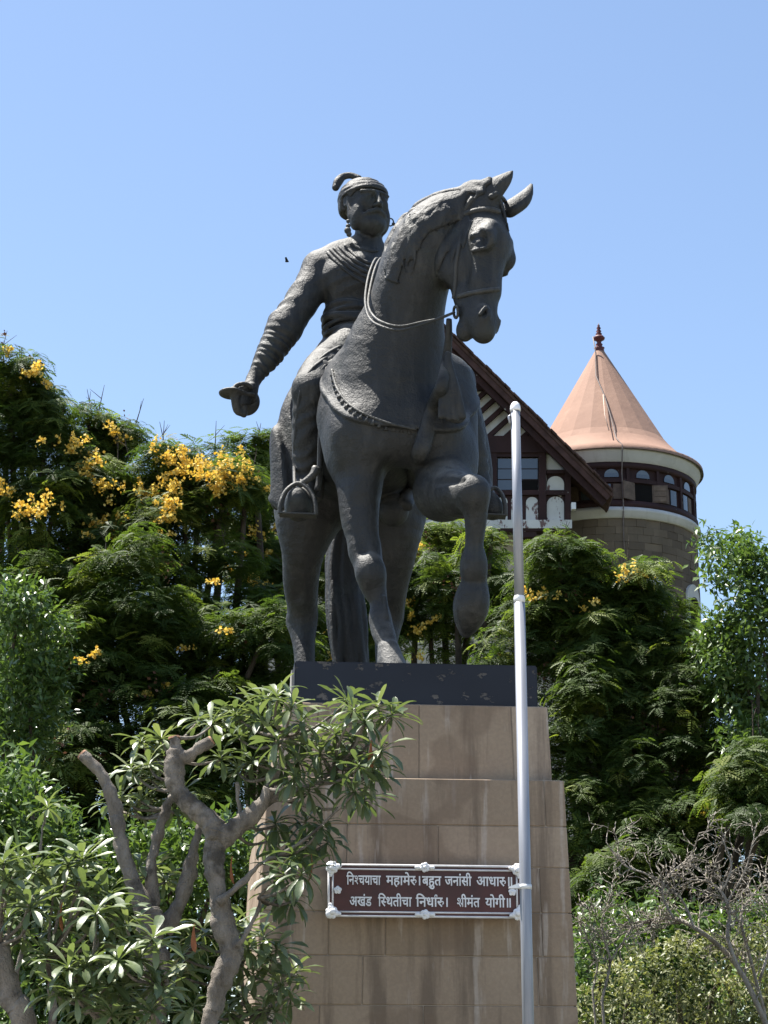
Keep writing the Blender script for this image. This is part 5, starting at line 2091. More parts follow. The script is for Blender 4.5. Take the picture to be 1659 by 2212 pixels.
def flowering_tree(label, L, Y, n, seed, base_x, young=0.0, dens=1.0):
    rng = np.random.default_rng(seed)
    pr = random.Random(seed)
    lobes = pxlobes(L, Y, pr)
    bx = P(base_x, 1500, Y).x
    root = empty('flowering_tree', (bx, Y + .6, 0))
    tag(root, label, 'tree', 'yellow flowering trees behind the statue')
    o = np.array(root.location)
    limbs(root, lobes, Vector((bx, Y + .6, 0)), 0.26, M_BARK, pr)
    # umbrella-like pads of leaf sprays on every lobe
    npad = int(n * dens * 0.58)
    sub = [(c, r * .85) for c, r in lobes]
    for c, r in lobes:
        for _ in range(7):
            dv = Vector((pr.gauss(0, 1), pr.gauss(-.5, .8), pr.gauss(.35, .8))).normalized()
            sub.append((c + dv * r * pr.uniform(.7, 1.12), r * pr.uniform(.26, .50)))
    pc, pd, idx, prad = lobe_points(sub, npad, rng, .85, .3)
    pr_ = rng.uniform(.22, .46, npad)
    pv = np.clip(rng.normal(0.40, 0.17, npad), 0.02, .8)
    pv = np.where(rng.random(npad) < (0.06 + young), rng.uniform(.8, .95, npad), pv)
    per = 7
    n = npad * per
    e = rng.normal(size=(n, 3))
    e[:, 2] = np.abs(e[:, 2]) * .9 - .15
    e = unit(e)
    who = np.repeat(np.arange(npad), per)
    p = pc[who] + e * pr_[who][:, None] * np.array([1.15, 1.15, .55]) * rng.uniform(.55, 1.0, n)[:, None]
    rad = prad[who]
    k = 5
    up = np.array([0, 0, 1.0])
    ax = unit(e * 0.6 + up * 0.75 + pd[who] * .2 + rng.normal(size=(n, 3)) * .15)
    a0 = rng.uniform(0, 6.28, n)
    s1 = unit(np.cross(ax, np.array([0.31, 0.9, 0.2])))
    s2 = np.cross(ax, s1)
    pos, dr, upv, sc, va = [], [], [], [], []
    csc = rng.uniform(0.75, 1.2, n)
    cv = np.clip(pv[who] + rng.normal(0, .08, n), 0, 1)
    for j in range(k):
        a = a0 + 2 * np.pi * j / k + rng.uniform(-.3, .3, n)
        el = rng.uniform(-.2, .38, n)
        dd = s1 * np.cos(a)[:, None] + s2 * np.sin(a)[:, None] + ax * el[:, None]
        pos.append(p + ax * rng.uniform(-.04, .06, n)[:, None])
        dr.append(dd)
        upv.append(ax)
        sc.append(0.235 * csc * rng.uniform(.7, 1.15, n))
        va.append(np.clip(cv + rng.normal(0, .05, n), 0, 1))
    pos, dr, upv, sc, va = np.concatenate(pos), np.concatenate(dr), np.concatenate(upv), np.concatenate(sc), np.concatenate(va)
    scatter('crown', TPL_FROND, pos - o, dr, upv, sc, va, M_FROND, root)
    # dry brown pod clusters here and there
    m = rng.random(n) < 0.004
    if m.sum():
        q = np.repeat(p[m], 26, 0) + rng.normal(size=(m.sum() * 26, 3)) * .13
        dd = rng.normal(size=q.shape)
        scatter('seed_pods', TPL_PETAL, q - o, dd, rng.normal(size=q.shape), rng.uniform(.03, .06, len(q)), rng.random(len(q)), M_DRY, root)['kind'] = 'stuff'
    # bare twig tips above the crown
    for i in range(10):
        li = pr.randrange(len(lobes))
        c, r = lobes[li]
        t0 = c + Vector((pr.uniform(-.6, .6) * r, -.2 * r, r * .8))
        bm = bmesh.new()
        t1 = t0 + Vector((pr.uniform(-.15, .15), 0, pr.uniform(.3, .65)))
        add_tube(bm, [t0 - Vector(o), t1 - Vector(o)], [.014, .004], 4)
        t2 = t0.lerp(t1, .55)
        add_tube(bm, [t2 - Vector(o), t2 + Vector((pr.uniform(-.25, .25), 0, .2)) - Vector(o)], [.008, .003], 4)
        bm_obj('twig', bm, M_BARK, root)
    # blossom
    for fi, (fx, fy, fs) in enumerate(FLOWERS):
        if fi in _used:
            continue
        best = None
        for (c, r) in lobes:
            for Yf in np.arange(c.y - r * 1.16, c.y, 0.12):
                q = P(fx, fy, Yf)
                if (q - c).length < r * 1.15:
                    if best is None or Yf < best:
                        best = Yf
                    break
        if best is None:
            continue
        _used.add(fi)
        c = np.array(P(fx, fy, best - .42))
        fs *= .70
        m = int(140 * fs * fs) + 26
        # several upright spikes in one cluster
        ns = max(3, int(9 * fs))
        ce = c + rng.normal(size=(ns, 3)) * np.array([.19, .15, .10]) * fs
        ii = rng.integers(0, ns, m)
        tt = rng.random(m)
        q = ce[ii] + np.stack([rng.normal(size=m) * .055 * (1.2 - tt), rng.normal(size=m) * .055, (tt - .4) * .24 * min(fs, 1.2)], 1)
        dd = unit(rng.normal(size=(m, 3)) + np.array([0, -.5, .6]))
        scatter('flower_cluster', TPL_PETAL, q - o, dd, rng.normal(size=(m, 3)), rng.uniform(.028, .052, m), rng.random(m), M_PETAL, root)['kind'] = 'stuff'
    return root


flowering_tree('tallest dark feathery tree with yellow blossom at the left edge', [(22, 842, 72), (88, 880, 52), (20, 930, 95), (95, 965, 70), (50, 1040, 110), (20, 1150, 120), (110, 1130, 80)], 36.5, 560, 11, 40)
flowering_tree('feathery tree with few yellow clusters between the tallest tree and the blossoming one', [(192, 940, 52), (205, 1000, 62), (262, 968, 58), (240, 1070, 85), (170, 1090, 70), (230, 1180, 100), (130, 1240, 100)], 37.5, 560, 12, 200, .03)
flowering_tree('feathery tree covered in bright yellow blossom left of the rider', [(368, 1020, 55), (340, 1090, 75), (430, 1050, 60), (495, 1020, 52), (480, 1090, 80), (400, 1150, 95), (530, 1080, 55), (330, 1190, 90)], 37.0, 600, 13, 400, .04)
flowering_tree('narrow dark tree top beside the skirt of the rider', [(550, 985, 40), (560, 1040, 50), (570, 1130, 62), (545, 1220, 80), (590, 1290, 60)], 38.5, 330, 14, 570)
flowering_tree('broad dark feathery tree low behind the left garden plants', [(120, 1380, 130), (290, 1310, 120), (430, 1290, 110), (250, 1450, 150), (420, 1440, 140), (560, 1400, 100), (640, 1380, 80), (560, 1520, 110), (120, 1560, 150), (150, 1310, 90), (230, 1370, 90), (80, 1290, 80), (340, 1420, 90)], 35.5, 1500, 15, 320, .03)
flowering_tree('shaded feathery tree behind the cut frangipani trunks', [(60, 1720, 170), (230, 1640, 160), (400, 1620, 150), (540, 1640, 120), (320, 1800, 170), (120, 1900, 170), (480, 1800, 140), (180, 1720, 120), (420, 1740, 110)], 34.5, 1150, 16, 260, 0.0)
flowering_tree('feathery tree seen between the legs of the horse', [(740, 1300, 85), (900, 1280, 80), (950, 1195, 55), (985, 1270, 75), (930, 1380, 95), (1060, 1350, 90), (1030, 1225, 55), (720, 1420, 80), (1060, 1180, 24), (820, 1400, 80)], 38.0, 720, 17, 900, .10)
flowering_tree('bright green feathery tree in front of the round tower', [(1210, 1228, 58), (1165, 1280, 75), (1270, 1290, 70), (1365, 1268, 48), (1340, 1340, 80), (1215, 1370, 100), (1420, 1390, 65), (1120, 1400, 80), (1300, 1440, 100), (1480, 1420, 55)], 36.0, 820, 18, 1250, .08)
flowering_tree('dense feathery tree right of the pedestal below the tower', [(1230, 1540, 110), (1370, 1520, 110), (1500, 1560, 110), (1280, 1680, 120), (1430, 1690, 120), (1560, 1720, 110), (1630, 1640, 90)], 35.0, 860, 19, 1420, .04)
flowering_tree('dark shaded feathery tree beside the bare shrub', [(1290, 1830, 120), (1430, 1850, 130), (1560, 1850, 120), (1650, 1820, 100), (1330, 1960, 110), (1490, 1990, 120), (1640, 1960, 110), (1625, 1700, 70, 32.0), (1645, 1790, 80, 32.0), (1580, 1760, 60, 32.2), (1650, 1640, 50, 32.2)], 33.8, 900, 20, 1480, .0)


def broad_tree(name, label, L, Y, n, seed, base_x, size=.13, per=7, mat=M_BROAD, cat='tree', shell=.7, bark=M_BARK):
    rng = np.random.default_rng(seed)
    pr = random.Random(seed)
    lobes = pxlobes(L, Y, pr, .7)
    bx = P(base_x, 1500, Y).x
    root = empty(name, (bx, Y + .5, 0))
    tag(root, label, cat)
    o = np.array(root.location)
    limbs(root, ([q for q in lobes if q[1] > 0.42] or lobes[:2]), Vector((bx, Y + .5, 0)), 0.13, bark, pr)
    p, d, idx, rad = lobe_points(lobes, n, rng, shell)
    P_, D_, U_, S_, V_ = [], [], [], [], []
    cv = rng.uniform(0.05, .8, n)
    for j in range(per):
        dd = unit(rng.normal(size=(n, 3)) + d * .7 + np.array([0, 0, -.15]))
        P_.append(p + rng.normal(size=(n, 3)) * .10)
        D_.append(dd)
        U_.append(unit(rng.normal(size=(n, 3)) * .5 + np.array([0, -.2, 1.0])))
        S_.append(size * rng.uniform(.7, 1.25, n))
        V_.append(np.clip(cv + rng.normal(0, .12, n), 0, 1))
    scatter('crown', TPL_BROAD, np.concatenate(P_) - o, np.concatenate(D_), np.concatenate(U_), np.concatenate(S_), np.concatenate(V_), mat, root)
    return root


broad_tree('broadleaf_tree', 'lighter green broadleaf tree with glossy leaves at the left edge', [(40, 1330, 75), (95, 1375, 42), (135, 1355, 26), (30, 1420, 85), (105, 1455, 50), (60, 1500, 70), (20, 1580, 80), (95, 1545, 44), (125, 1500, 24), (70, 1610, 50)], 30.5, 950, 31, 10, .14, shell=.55)
broad_tree('broadleaf_tree', 'light green broadleaf tree against the sky at the right edge', [(1612, 1222, 50), (1655, 1270, 70), (1530, 1172, 24), (1558, 1200, 26), (1545, 1262, 20), (1575, 1245, 26), (1640, 1350, 80), (1560, 1372, 44), (1520, 1392, 34), (1600, 1440, 85), (1640, 1540, 80), (1560, 1480, 55), (1615, 1600, 60), (1518, 1215, 20), (1600, 1180, 34)], 33.6, 1250, 32, 1720, .15, shell=.5)
broad_tree('broadleaf_tree', 'small light green sapling at the foot of the pedestal', [(1270, 1990, 34), (1300, 1950, 30), (1340, 1990, 40), (1420, 1975, 30), (1270, 2050, 40)], 30.0, 160, 33, 1300, .11)
# dark shrubs under the trees
broad_tree('undergrowth_shrub', 'dark leafy shrub under the trees behind the cut frangipani limbs', [(60, 1980, 130), (200, 2020, 130), (330, 2000, 130), (460, 1990, 120), (120, 2160, 130), (260, 2180, 130), (400, 2160, 130), (540, 2120, 120), (560, 1980, 100), (-30, 2100, 120), (80, 2280, 130), (250, 2300, 130), (420, 2300, 130), (40, 1770, 95), (-20, 1850, 110), (110, 1860, 90), (15, 1690, 60), (480, 1860, 90), (560, 1870, 90), (300, 1880, 90), (390, 1880, 90)], 25.0, 3200, 35, 260, .15, cat='shrub', shell=.7)
broad_tree('undergrowth_shrub', 'dark shrub low behind the pale sunlit hedge', [(1290, 2080, 90), (1400, 2060, 90), (1520, 2060, 90), (1640, 2040, 90), (1350, 2180, 90), (1500, 2180, 90), (1640, 2180, 90), (1260, 2200, 80)], 28.0, 1300, 36, 1480, .13, cat='shrub', shell=.7)
# distant wood closing the view under the trees
rng = np.random.default_rng(88)
n = 16000
q = np.stack([rng.uniform(-90, 90, n), 58 + rng.uniform(-3, 3, n), np.abs(rng.normal(0, 1, n)) * 2.6], 1)
q[:, 2] = np.minimum(q[:, 2], 5.0 + 1.5 * np.sin(q[:, 0] * .5) + rng.uniform(-1, 1, n))
q[:, 2] = np.maximum(q[:, 2], 0.1)
wd = scatter('far_wood', TPL_BROAD, q, unit(rng.normal(size=q.shape)), unit(rng.normal(size=q.shape) * .6 + np.array([0, -.3, .8])), rng.uniform(.6, 1.2, n), rng.uniform(0, .6, n), M_BROAD, None)
tag(wd, 'dark mass of low trees far behind the garden', kind='stuff')
# ---------------------------------------------------------------- sunlit hedge at the lower right
rng = np.random.default_rng(41)
hy = 25.5
root = empty('hedge', (P(1450, 2100, hy).x, hy + .8, 0))
tag(root, 'pale sunlit small-leaved hedge at the lower right corner', 'hedge')
o = np.array(root.location)
hl = [(1270, 2175, 42), (1330, 2130, 46), (1390, 2100, 52), (1460, 2080, 55), (1530, 2075, 55), (1600, 2070, 55), (1660, 2065, 60), (1290, 2240, 60), (1370, 2200, 65), (1450, 2180, 70), (1540, 2170, 70), (1630, 2170, 70), (1690, 2150, 70), (1400, 2290, 90), (1550, 2280, 90), (1650, 2280, 90)]
lob = [(P(x, y, hy + random.uniform(-.25, .35)), r * pxm(P(x, y, hy))) for x, y, r in hl]
p, d, idx, rad = lobe_points(lob, 9000, rng, .85, .5)
dd = unit(rng.normal(size=p.shape) + d * .5)
cvar = np.clip(.5 + .35 * np.sin(p[:, 0] * 4) * np.sin(p[:, 2] * 5) + rng.normal(0, .22, len(p)), 0, 1)
scatter('foliage', TPL_BROAD, p - o, dd, unit(rng.normal(size=p.shape) * .6 + d * .5 + np.array([0, -.1, .7])), rng.uniform(.05, .095, len(p)), cvar, M_PALE, root)
for i in range(7):
    bm = bmesh.new()
    x = 1290 + 60 * i
    a, b = P(x, 2212, hy + .4), P(x + random.uniform(-40, 40), 2110, hy + .2)
    a0 = Vector((a.x, a.y, 0))
    add_tube(bm, smooth_path([a0 - Vector(o), a - Vector(o), b - Vector(o)], 3), lerp_list([.05, .04, .012], 7), 6)
    bm_obj('stem', bm, M_BARK, root, True)
# leafless shrub in front of it
M_TWIG = bark_mat('pale_twig', (0.27, 0.24, 0.205), (0.46, 0.42, 0.36), 1.0)
sy = 24.6
root = empty('bare_shrub', (P(1640, 2212, sy).x, sy, 0))
tag(root, 'leafless shrub with tangled pale brown twigs above the pale hedge', 'shrub')
so = Vector(root.location)
pr = random.Random(77)
STEMS = [([(1662, 2230), (1612, 2120), (1570, 2060), (1510, 2010), (1455, 1985), (1400, 1990), (1340, 2020)], 6.5),
         ([(1600, 2105), (1572, 2030), (1576, 1975), (1560, 1930), (1530, 1905), (1480, 1900)], 5.0),
         ([(1650, 2180), (1618, 2060), (1600, 1980), (1630, 1930), (1655, 1900)], 4.2),
         ([(1455, 1985), (1430, 1930), (1445, 1890), (1490, 1850), (1510, 1800)], 3.0),
         ([(1500, 2008), (1470, 1940), (1400, 1890), (1350, 1870), (1310, 1820)], 3.0),
         ([(1300, 2160), (1318, 2080), (1305, 2030), (1300, 1985), (1325, 1925)], 3.2),
         ([(1280, 2140), (1290, 2080), (1268, 2030), (1262, 2000)], 2.4),
         ([(1318, 2080), (1350, 2030), (1400, 2010)], 2.2), ([(1570, 1950), (1610, 1880), (1625, 1820)], 2.4), ([(1560, 1925), (1580, 1870), (1560, 1810)], 2.2),
         ([(1640, 2120), (1670, 2000), (1640, 1900)], 3.5)]
twigs = bmesh.new()
ntw = 0


def twig(a, d, r, lev, Y):
    global ntw
    L = pr.uniform(26, 55) * (.75 ** lev)
    pts = [(a[0], a[1])]
    ang = d
    for i in range(4):
        ang += pr.uniform(-.42, .42)
        pts.append((pts[-1][0] + L / 4 * math.cos(ang), pts[-1][1] - L / 4 * math.sin(ang)))
    w = [P(x, y, Y + i * pr.uniform(-.05, .05)) - so for i, (x, y) in enumerate(pts)]
    s = pxm(P(a[0], a[1], Y))
    add_tube(twigs, w, [max(.0035, r * s * (1 - .18 * i)) for i in range(5)], 4, cap=False)
    if lev < 2:
        for i in (1, 2, 3, 4):
            if pr.random() < .62:
                twig(pts[i], ang + pr.choice((-1, 1)) * pr.uniform(.35, .95), r * .65, lev + 1, Y + pr.uniform(-.1, .1))


for pl, r in STEMS:
    Yv = sy + pr.uniform(-.3, .3)
    w = smooth_path([P(x, y, Yv + .05 * i * pr.uniform(-1, 1)) for i, (x, y) in enumerate(pl)], 4)
    if pl[0][1] > 2130:
        w = [Vector((w[0].x + .2, w[0].y, 0))] + w
    s = pxm(w[-1])
    bm = bmesh.new()
    add_tube(bm, [q - so for q in w], lerp_list([r * s, r * s * .8, r * s * .3], len(w)), 7)
    bm_obj('stem', bm, M_TWIG, root, True)
    pts = smooth_path([Vector((x, y, 0)) for x, y in pl], 5)
    for i in range(3, len(pts)):
        if pr.random() < .75:
            t = (pts[i] - pts[i - 1])
            ang = math.atan2(-t.y, t.x)
            twig((pts[i].x, pts[i].y), ang + pr.choice((-1, 1)) * pr.uniform(.3, 1.0), r * .42, 0, Yv)
o = bm_obj('twigs', twigs, M_TWIG, root)
o['kind'] = 'stuff'
rng = np.random.default_rng(5)
q = np.array([tuple(v.co) for v in o.data.vertices])
q = q[rng.choice(len(q), 420)]
scatter('small_leaves', TPL_BROAD, q, rng.normal(size=q.shape), rng.normal(size=q.shape), rng.uniform(.03, .06, len(q)), rng.random(len(q)), M_PALE, root)['kind'] = 'stuff'
# ---------------------------------------------------------------- frangipani trees in front, leaf by leaf
def frang_mat():
    m = NT('frangipani_leaf')
    r = m.rand()
    c = m.ramp(r, [(0.0, (0.085, 0.12, 0.055)), (0.5, (0.145, 0.185, 0.085)), (0.85, (0.20, 0.24, 0.12)), (1.0, (0.27, 0.29, 0.16))])
    tc = m.n('ShaderNodeTexCoord')
    sp = m.n('ShaderNodeSeparateXYZ')
    m.l(tc.outputs['Object'], sp.inputs[0])
    ay = m.math('ABSOLUTE', sp.outputs[1])
    rib = m.n('ShaderNodeMath', operation='LESS_THAN')
    m.l(ay, rib.inputs[0])
    rib.inputs[1].default_value = 0.012
    c = m.mix(m.math('MULTIPLY', rib.outputs[0], 0.6), c, (0.16, 0.19, 0.09))
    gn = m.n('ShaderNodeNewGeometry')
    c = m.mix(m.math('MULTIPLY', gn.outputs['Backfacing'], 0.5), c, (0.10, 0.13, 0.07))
    c = m.mix(m.ramp(m.noise(m.geo(1.0), 22, 3), [(0.6, 0.0), (0.75, 0.3)]), c, (0.13, 0.13, 0.07))
    m.color(c)
    m.set(rough=m.ramp(m.noise(m.geo(1.0), 30, 3), [(0.3, 0.34), (0.7, 0.5)]), spec=0.7)
    m.b.inputs['Coat Weight'].default_value = 0.15
    m.bump(m.noise(m.geo(1.0), 40, 3), 0.2, 0.01)
    tr = m.n('ShaderNodeBsdfTranslucent')
    m.l(m.mix(1.0, c, (1.3, 1.4, 0.6), 'MULTIPLY'), tr.inputs[0])
    mx = m.n('ShaderNodeMixShader')
    mx.inputs[0].default_value = 0.33
    m.l(m.b.outputs[0], mx.inputs[1])
    m.l(tr.outputs[0], mx.inputs[2])
    m.l(mx.outputs[0], m.t.nodes['Material Output'].inputs[0])
    return m.m


M_FRANG = frang_mat()
M_WILT = plain('withered_leaf', (0.28, 0.10, 0.04), 0.7, 0.35, 20)
M_FBARK = bark_mat('grey_frangipani_bark', (0.125, 0.108, 0.09), (0.34, 0.30, 0.255), 1.2)
M_CUT = plain('sawn_wood', (0.34, 0.19, 0.12), 0.85, 0.3, 14)


def leaf_me(droop, twist, w=0.135):
    T = [0.0, 0.12, 0.32, 0.55, 0.76, 0.91, 1.0]
    Wd = [0.018, 0.03, 0.55 * w, 0.9 * w, w, 0.62 * w, 0.0]
    V, F = [], []
    for i, t in enumerate(T):
        a = droop * t
        x = t if abs(droop) < 1e-6 else math.sin(a) / droop
        z = 0 if abs(droop) < 1e-6 else -(1 - math.cos(a)) / droop
        tw = twist * t
        for s in (-1, 0, 1):
            yy = s * Wd[i]
            zz = (0.30 * abs(yy)) + 0.014 * math.sin(9 * t + s) * (s != 0)
            V.append((x, yy * math.cos(tw) - zz * math.sin(tw), z + zz * math.cos(tw) + yy * math.sin(tw)))
    for i in range(len(T) - 1):
        for k in (0, 1):
            a = i * 3 + k
            F.append((a, a + 3, a + 4, a + 1))
    me = bpy.data.meshes.new('leaf')
    me.from_pydata(V, [], F)
    me.polygons.foreach_set('use_smooth', [True] * len(F))
    me.materials.append(M_FRANG)
    me.update()
    return me


LEAVES = [leaf_me(dr, tw, w) for dr, tw, w in ((0.25, 0.1, .105), (0.6, -0.15, .115), (0.95, 0.2, .11), (1.35, -0.2, .105), (0.05, 0.0, .10), (0.75, .35, .125))]
LEAF_N = {}


def tree_root(label, x, Y, cat='tree'):
    p = P(x, 2200, Y)
    r = empty('frangipani_tree', (p.x, Y, 0))
    tag(r, label, cat, 'frangipani trees in front of the pedestal')
    LEAF_N[r.name] = 0
    return r


def branch(root, name, pl, radii, Y, mat=M_FBARK, ground=False, cut=False, dY=0.0, seg=16):
    o = Vector(root.location)
    pts = [P(q[0], q[1], (q[2] if len(q) > 2 else Y + dY * i / max(1, len(pl) - 1))) for i, q in enumerate(pl)]
    s = pxm(pts[0])
    if ground:
        pts = [Vector((pts[0].x - .1, pts[0].y, 0)), Vector((pts[0].x - .06, pts[0].y, pts[0].z * .5))] + pts
        radii = [radii[0] * 1.35, radii[0] * 1.05] + radii
    w = smooth_path(pts, 9)
    rr = [r * s for r in lerp_list(radii, len(w))]
    rr = [r * (1 + .05 * math.sin(i * 1.3 + pts[0].x) + .06 * math.sin(i * .37) + .03 * math.sin(i * 2.9)) for i, r in enumerate(rr)]
    bm = bmesh.new()
    add_tube(bm, [q - o for q in w], rr, seg)
    for v in bm.verts:
        n = mnoise.noise(v.co * 6.0) * .024 + mnoise.noise(v.co * 17.0) * .016
        v.co += Vector((n, n * .6, -n * .4))
    b = bm_obj(name, bm, mat, root, True)
    if cut:
        d = (w[-1] - w[-2]).normalized()
        bm = bmesh.new()
        add_tube(bm, [w[-1] - o - d * .004, w[-1] - o + d * .012], [rr[-1] * 1.02, rr[-1] * .9], seg)
        bm_obj('sawn_end', bm, M_CUT, b)
    return w


def rosette_at(root, x, y, Y, size, rl, n=None, droop=0.0, tilt=None, twig_from=None):
    o = Vector(root.location)
    c = P(x, y, Y)
    n = n or rl.randint(12, 17)
    ax = Vector((rl.uniform(-.35, .35), rl.uniform(-.45, .1), 1.0)).normalized() if tilt is None else Vector(tilt).normalized()
    s1 = ax.orthogonal().normalized()
    s2 = ax.cross(s1)
    ph = rl.uniform(0, 6.28)
    for i in range(n):
        t = i / (n - 1)                       # 0 young and upright ... 1 old and drooping
        a = ph + i * 2.39996
        el = math.radians(62 - 72 * t ** .8 - droop * 45 * t + rl.uniform(-9, 9))
        X = (s1 * math.cos(a) + s2 * math.sin(a)) * math.cos(el) + ax * math.sin(el)
        X.normalize()
        Z = (ax - X * ax.dot(X))
        Z = Z.normalized() if Z.length > .05 else s1
        Yv = Z.cross(X)
        L = size * (0.62 + .45 * math.sin(math.pi * min(1, .25 + t * .7))) * rl.uniform(.85, 1.12)
        M = Matrix((X * L, Yv * L, Z * L)).transposed().to_4x4()
        M.translation = c - o + ax * (.05 * size * (1 - t) * 2)
        if LEAF_N[root.name] >= 300:
            EXTRA.setdefault(root.name, []).append(M.copy())
            continue
        LEAF_N[root.name] += 1
        ob = bpy.data.objects.new('leaf', rl.choice(LEAVES[:4] if droop < .5 else LEAVES[1:4] + [LEAVES[5]]))
        link(ob, root)
        ob.matrix_local = M
    if twig_from is not None and len(twig_from):
        # stem from the nearest lower point of the branches
        best = min(twig_from, key=lambda q: (q - c).length + max(0, q.z - c.z) * 3)
        L = (best - c).length
        mid = best.lerp(c, .5) + Vector((rl.uniform(-.05, .05), rl.uniform(-.05, .05), -.10 * L))
        pts = smooth_path([best - o, mid - o, c - o], 4)
        bm = bmesh.new()
        add_tube(bm, pts, lerp_list([min(.028, .012 + L * .012), .012, .009], len(pts)), 6)
        bm_obj('twig', bm, M_FBARK, root, True)


EXTRA = {}
rl = random.Random(21)
# tree with the forked trunk in the middle
YA = 15.6
ta = tree_root('frangipani tree with thick forked grey trunk and sawn limbs before the pedestal', 457, YA)
wA = []
wA += branch(ta, 'trunk', [(455, 2225), (462, 2180), (478, 2120), (500, 2056), (484, 2000), (470, 1934), (465, 1874), (463, 1822), (470, 1796)], [20, 21, 24, 27, 24, 23, 23, 26, 27], YA, ground=True)[-16:]
wl = branch(ta, 'limb', [(470, 1815), (455, 1778), (421, 1748), (386, 1712), (376, 1668), (380, 1625), (376, 1594)], [26, 25, 22, 20, 19, 19, 13], YA, cut=True)
branch(ta, 'limb', [(378, 1634), (405, 1634), (432, 1616), (456, 1600)], [15, 14, 13, 11], YA, cut=True)
w2 = branch(ta, 'limb', [(470, 1812), (500, 1796), (535, 1770), (562, 1740), (584, 1706)], [24, 23, 20, 18, 12], YA)
branch(ta, 'limb', [(505, 1800), (514, 1760), (512, 1690)], [7, 6, 5], YA + .1)
wA += wl[6:] + w2
w3 = branch(ta, 'limb', [(562, 1742), (620, 1710), (680, 1690), (720, 1660)], [10, 7, 6, 4], YA + .05)
w4 = branch(ta, 'limb', [(570, 1730), (600, 1650), (620, 1590)], [10, 7, 5], YA + .1)
w5 = branch(ta, 'limb', [(470, 1950), (510, 1920), (560, 1870), (600, 1850)], [9, 7, 5, 4], YA - .1)
w6 = branch(ta, 'limb', [(512, 2045), (540, 2000), (560, 1940)], [6, 5, 4], YA - .1)
wA += w3 + w4 + w5 + w6
ZA = [(1095, 150), (1050, 165), (1150, 190), (1370, 165), (1390, 200), (1490, 190), (1545, 220), (935, 220), (780, 235), (840, 250), (1000, 205), (1240, 300), (1100, 330), (940, 300), (1390, 330), (1505, 365), (1270, 370), (1000, 400), (1110, 420), (1160, 470), (1420, 420), (1480, 450), (1400, 520), (1440, 555), (1210, 640), (1090, 650), (1270, 660), (1060, 710), (1290, 720), (1160, 770), (1120, 850), (1190, 850), (1095, 930), (1150, 950), (1330, 300), (1190, 250), (870, 390), (940, 440), (1040, 250), (1180, 400), (1330, 400), (1350, 470), (1440, 250), (1220, 520), (1190, 320), (1200, 720), (1450, 380)]
for i, (zx, zy) in enumerate(ZA):
    x, y = zx * .5468, 1425.7 + zy * .5468
    dr = .75 if (zx > 1050 and zy > 300) else .3
    rosette_at(ta, x + 0, y + 4, YA + (rl.uniform(.15, .7) if zx < 1080 else rl.uniform(-.45, .4)), .245 * rl.uniform(.88, 1.15), rl, n=rl.randint(16, 20), droop=dr, twig_from=wA)
# tree behind with three limbs
YB_ = 15.9
tb = tree_root('frangipani tree with one long bent limb sawn off reddish at its tip', 330, YB_)
wB = []
wB += branch(tb, 'trunk', [(335, 2120), (330, 2050), (322, 1985), (322, 1960)], [30, 30, 30, 26], YB_, ground=True)[-6:]
wB += branch(tb, 'limb', [(315, 1985), (296, 1929), (270, 1852), (255, 1781), (238, 1712), (212, 1664), (178, 1630)], [22, 18, 16, 15, 14, 14, 13], YB_, cut=True)[8:16]
wB += branch(tb, 'limb', [(326, 1975), (328, 1863), (343, 1797), (366, 1725), (385, 1690)], [15, 13, 11, 8, 3], YB_ + .1)
wB += branch(tb, 'limb', [(350, 2010), (374, 1975), (399, 1918), (416, 1852), (428, 1790), (450, 1750)], [20, 19, 16, 13, 8, 3], YB_ + .15)
for zx, zy in [(560, 330), (590, 420), (520, 440), (620, 390), (560, 560), (480, 545), (690, 600), (600, 850), (550, 830), (650, 880), (600, 480), (640, 320), (530, 600), (440, 580), (690, 560), (720, 530)]:
    rosette_at(tb, zx * .5468, 1425.7 + zy * .5468, YB_ + .35 + rl.uniform(-.2, .3), .23 * rl.uniform(.85, 1.12), rl, n=rl.randint(14, 18), droop=.2, twig_from=wB)
# leafy low one at the left edge
YC = 14.7
tc_ = tree_root('low leafy frangipani with pale leaf rosettes at the lower left edge', 30, YC)
wC = branch(tc_, 'trunk', [(50, 2225), (26, 2160), (8, 2090), (0, 2040)], [26, 25, 22, 18], YC + .1, ground=True)[6:]
wC += branch(tc_, 'limb', [(110, 2215), (112, 2140), (104, 2070)], [9, 7, 6], YC + .2)
for zx, zy in [(70, 800), (270, 825), (330, 800), (15, 810), (140, 850), (340, 930), (430, 950), (480, 1000), (80, 1110), (30, 1030), (120, 990), (260, 1080), (210, 930), (60, 930), (-10, 930), (180, 1180), (230, 1000), (20, 880), (300, 880)]:
    rosette_at(tc_, zx * .5468, 1425.7 + zy * .5468, YC + rl.uniform(-.35, .45), .25 * rl.uniform(.88, 1.12), rl, n=rl.randint(17, 22), droop=.15, twig_from=wC)
YD = 14.2
td = tree_root('bushy low frangipani in front of the forked trunk at the bottom', 330, YD)
wD = branch(td, 'trunk', [(250, 2320), (270, 2270), (300, 2230)], [14, 12, 9], YD + .2, ground=True)[6:]
wD += branch(td, 'limb', [(270, 2260), (330, 2190), (360, 2120)], [8, 6, 5], YD + .2)
wD += branch(td, 'limb', [(265, 2260), (200, 2190), (170, 2120)], [8, 6, 5], YD + .2)
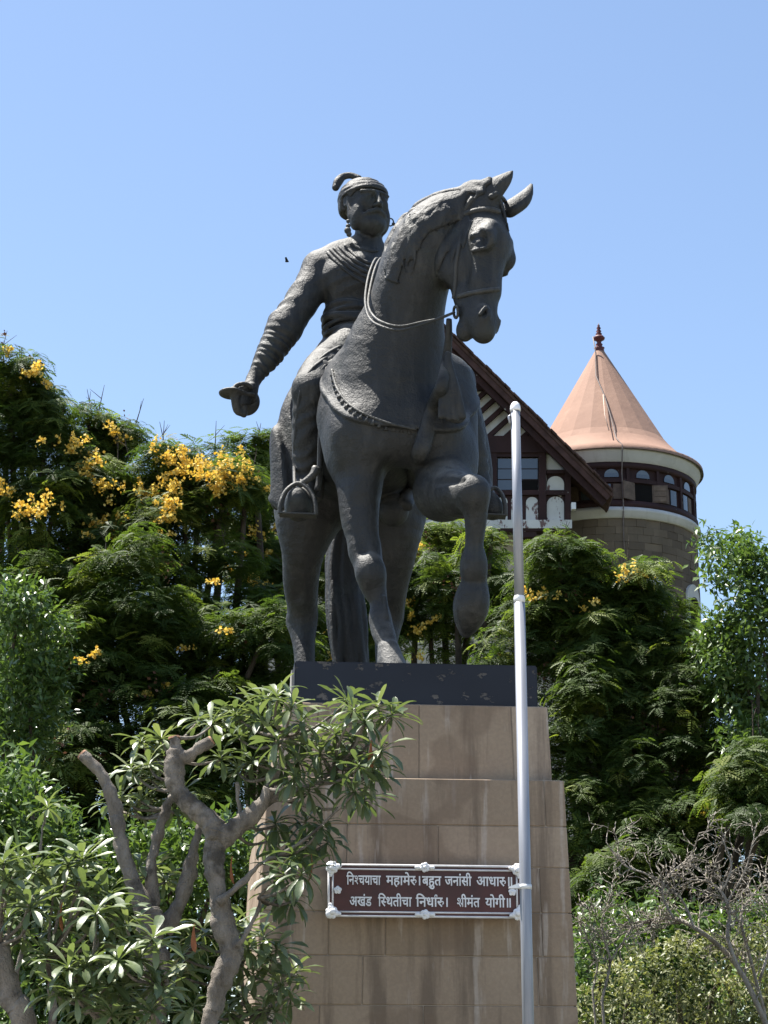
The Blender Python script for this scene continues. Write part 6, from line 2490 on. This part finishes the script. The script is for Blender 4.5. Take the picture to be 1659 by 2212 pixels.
for zx, zy in [(410, 1060), (500, 1060), (340, 1225), (270, 1230), (600, 1240), (550, 1190), (480, 1320), (430, 1290), (600, 1110), (400, 1150), (610, 1300), (620, 1350), (540, 1390), (360, 1390), (300, 1340), (600, 1400), (470, 1200), (230, 1330), (440, 1410), (380, 1010)]:
    rosette_at(td, zx * .5468, 1425.7 + zy * .5468, YD + rl.uniform(-.3, .45), .245 * rl.uniform(.88, 1.12), rl, n=rl.randint(17, 22), droop=.1, twig_from=wD)
YE = 16.1
te_ = tree_root('dark shaded frangipani clump at the lower corner of the pedestal', 560, YE)
wE = branch(te_, 'trunk', [(560, 2300), (556, 2240), (560, 2180)], [12, 10, 8], YE + .2, ground=True)[6:]
wE += branch(te_, 'limb', [(556, 2230), (600, 2150), (610, 2080)], [7, 5, 4], YE + .2)
wE += branch(te_, 'limb', [(556, 2230), (520, 2120), (530, 2030)], [7, 5, 4], YE + .25)
for zx, zy in [(985, 1060), (1045, 1105), (1090, 1150), (1170, 1240), (1110, 1290), (1000, 1250), (940, 1200), (960, 1350), (1040, 1390), (1090, 1400), (760, 1120), (720, 1180), (980, 1150), (1060, 1200), (930, 1060), (800, 1080), (1150, 1340), (900, 1400), (760, 1380), (700, 1250)]:
    rosette_at(te_, zx * .5468, 1425.7 + zy * .5468, YE + rl.uniform(-.3, .5), .25 * rl.uniform(.88, 1.12), rl, n=rl.randint(14, 17), droop=.55, twig_from=wE)
# slender young one standing alone
YF = 15.8
tf_ = tree_root('slender young frangipani with a single leaf rosette against the dark trees', 70, YF)
wF = branch(tf_, 'trunk', [(40, 2100), (70, 1900), (90, 1800), (104, 1756)], [4.5, 4, 3.2, 2.6], YF, ground=True, seg=7)
rosette_at(tf_, 104, 1750, YF, .20, rl, n=14, droop=.5)
# withered hanging leaves
for x, y in ((502, 1850), (802, 1600), (420, 1995), (672, 1845), (135, 1950)):
    ob = bpy.data.objects.new('withered_leaf', LEAVES[1].copy())
    ob.data.materials.clear()
    ob.data.materials.append(M_WILT)
    r_ = ta if x > 300 else tc_
    link(ob, r_)
    M = Matrix.Rotation(rl.uniform(0, 3), 4, 'Z') @ Matrix.Rotation(R_(80), 4, 'Y') @ Matrix.Scale(.22, 4)
    M.translation = P(x, y, (YA if x > 300 else YC) - .3) - Vector(r_.location)
    ob.matrix_local = M
# leaves past the limit of single ones
for name, Ms in EXTRA.items():
    root = bpy.data.objects[name]
    bm = bmesh.new()
    for i, M in enumerate(Ms):
        me = LEAVES[1 + i % 3].copy()
        me.transform(M)
        bm.from_mesh(me)
        bpy.data.meshes.remove(me)
    o = bm_obj('leaves', bm, M_FRANG, root, True)
    o['kind'] = 'stuff'
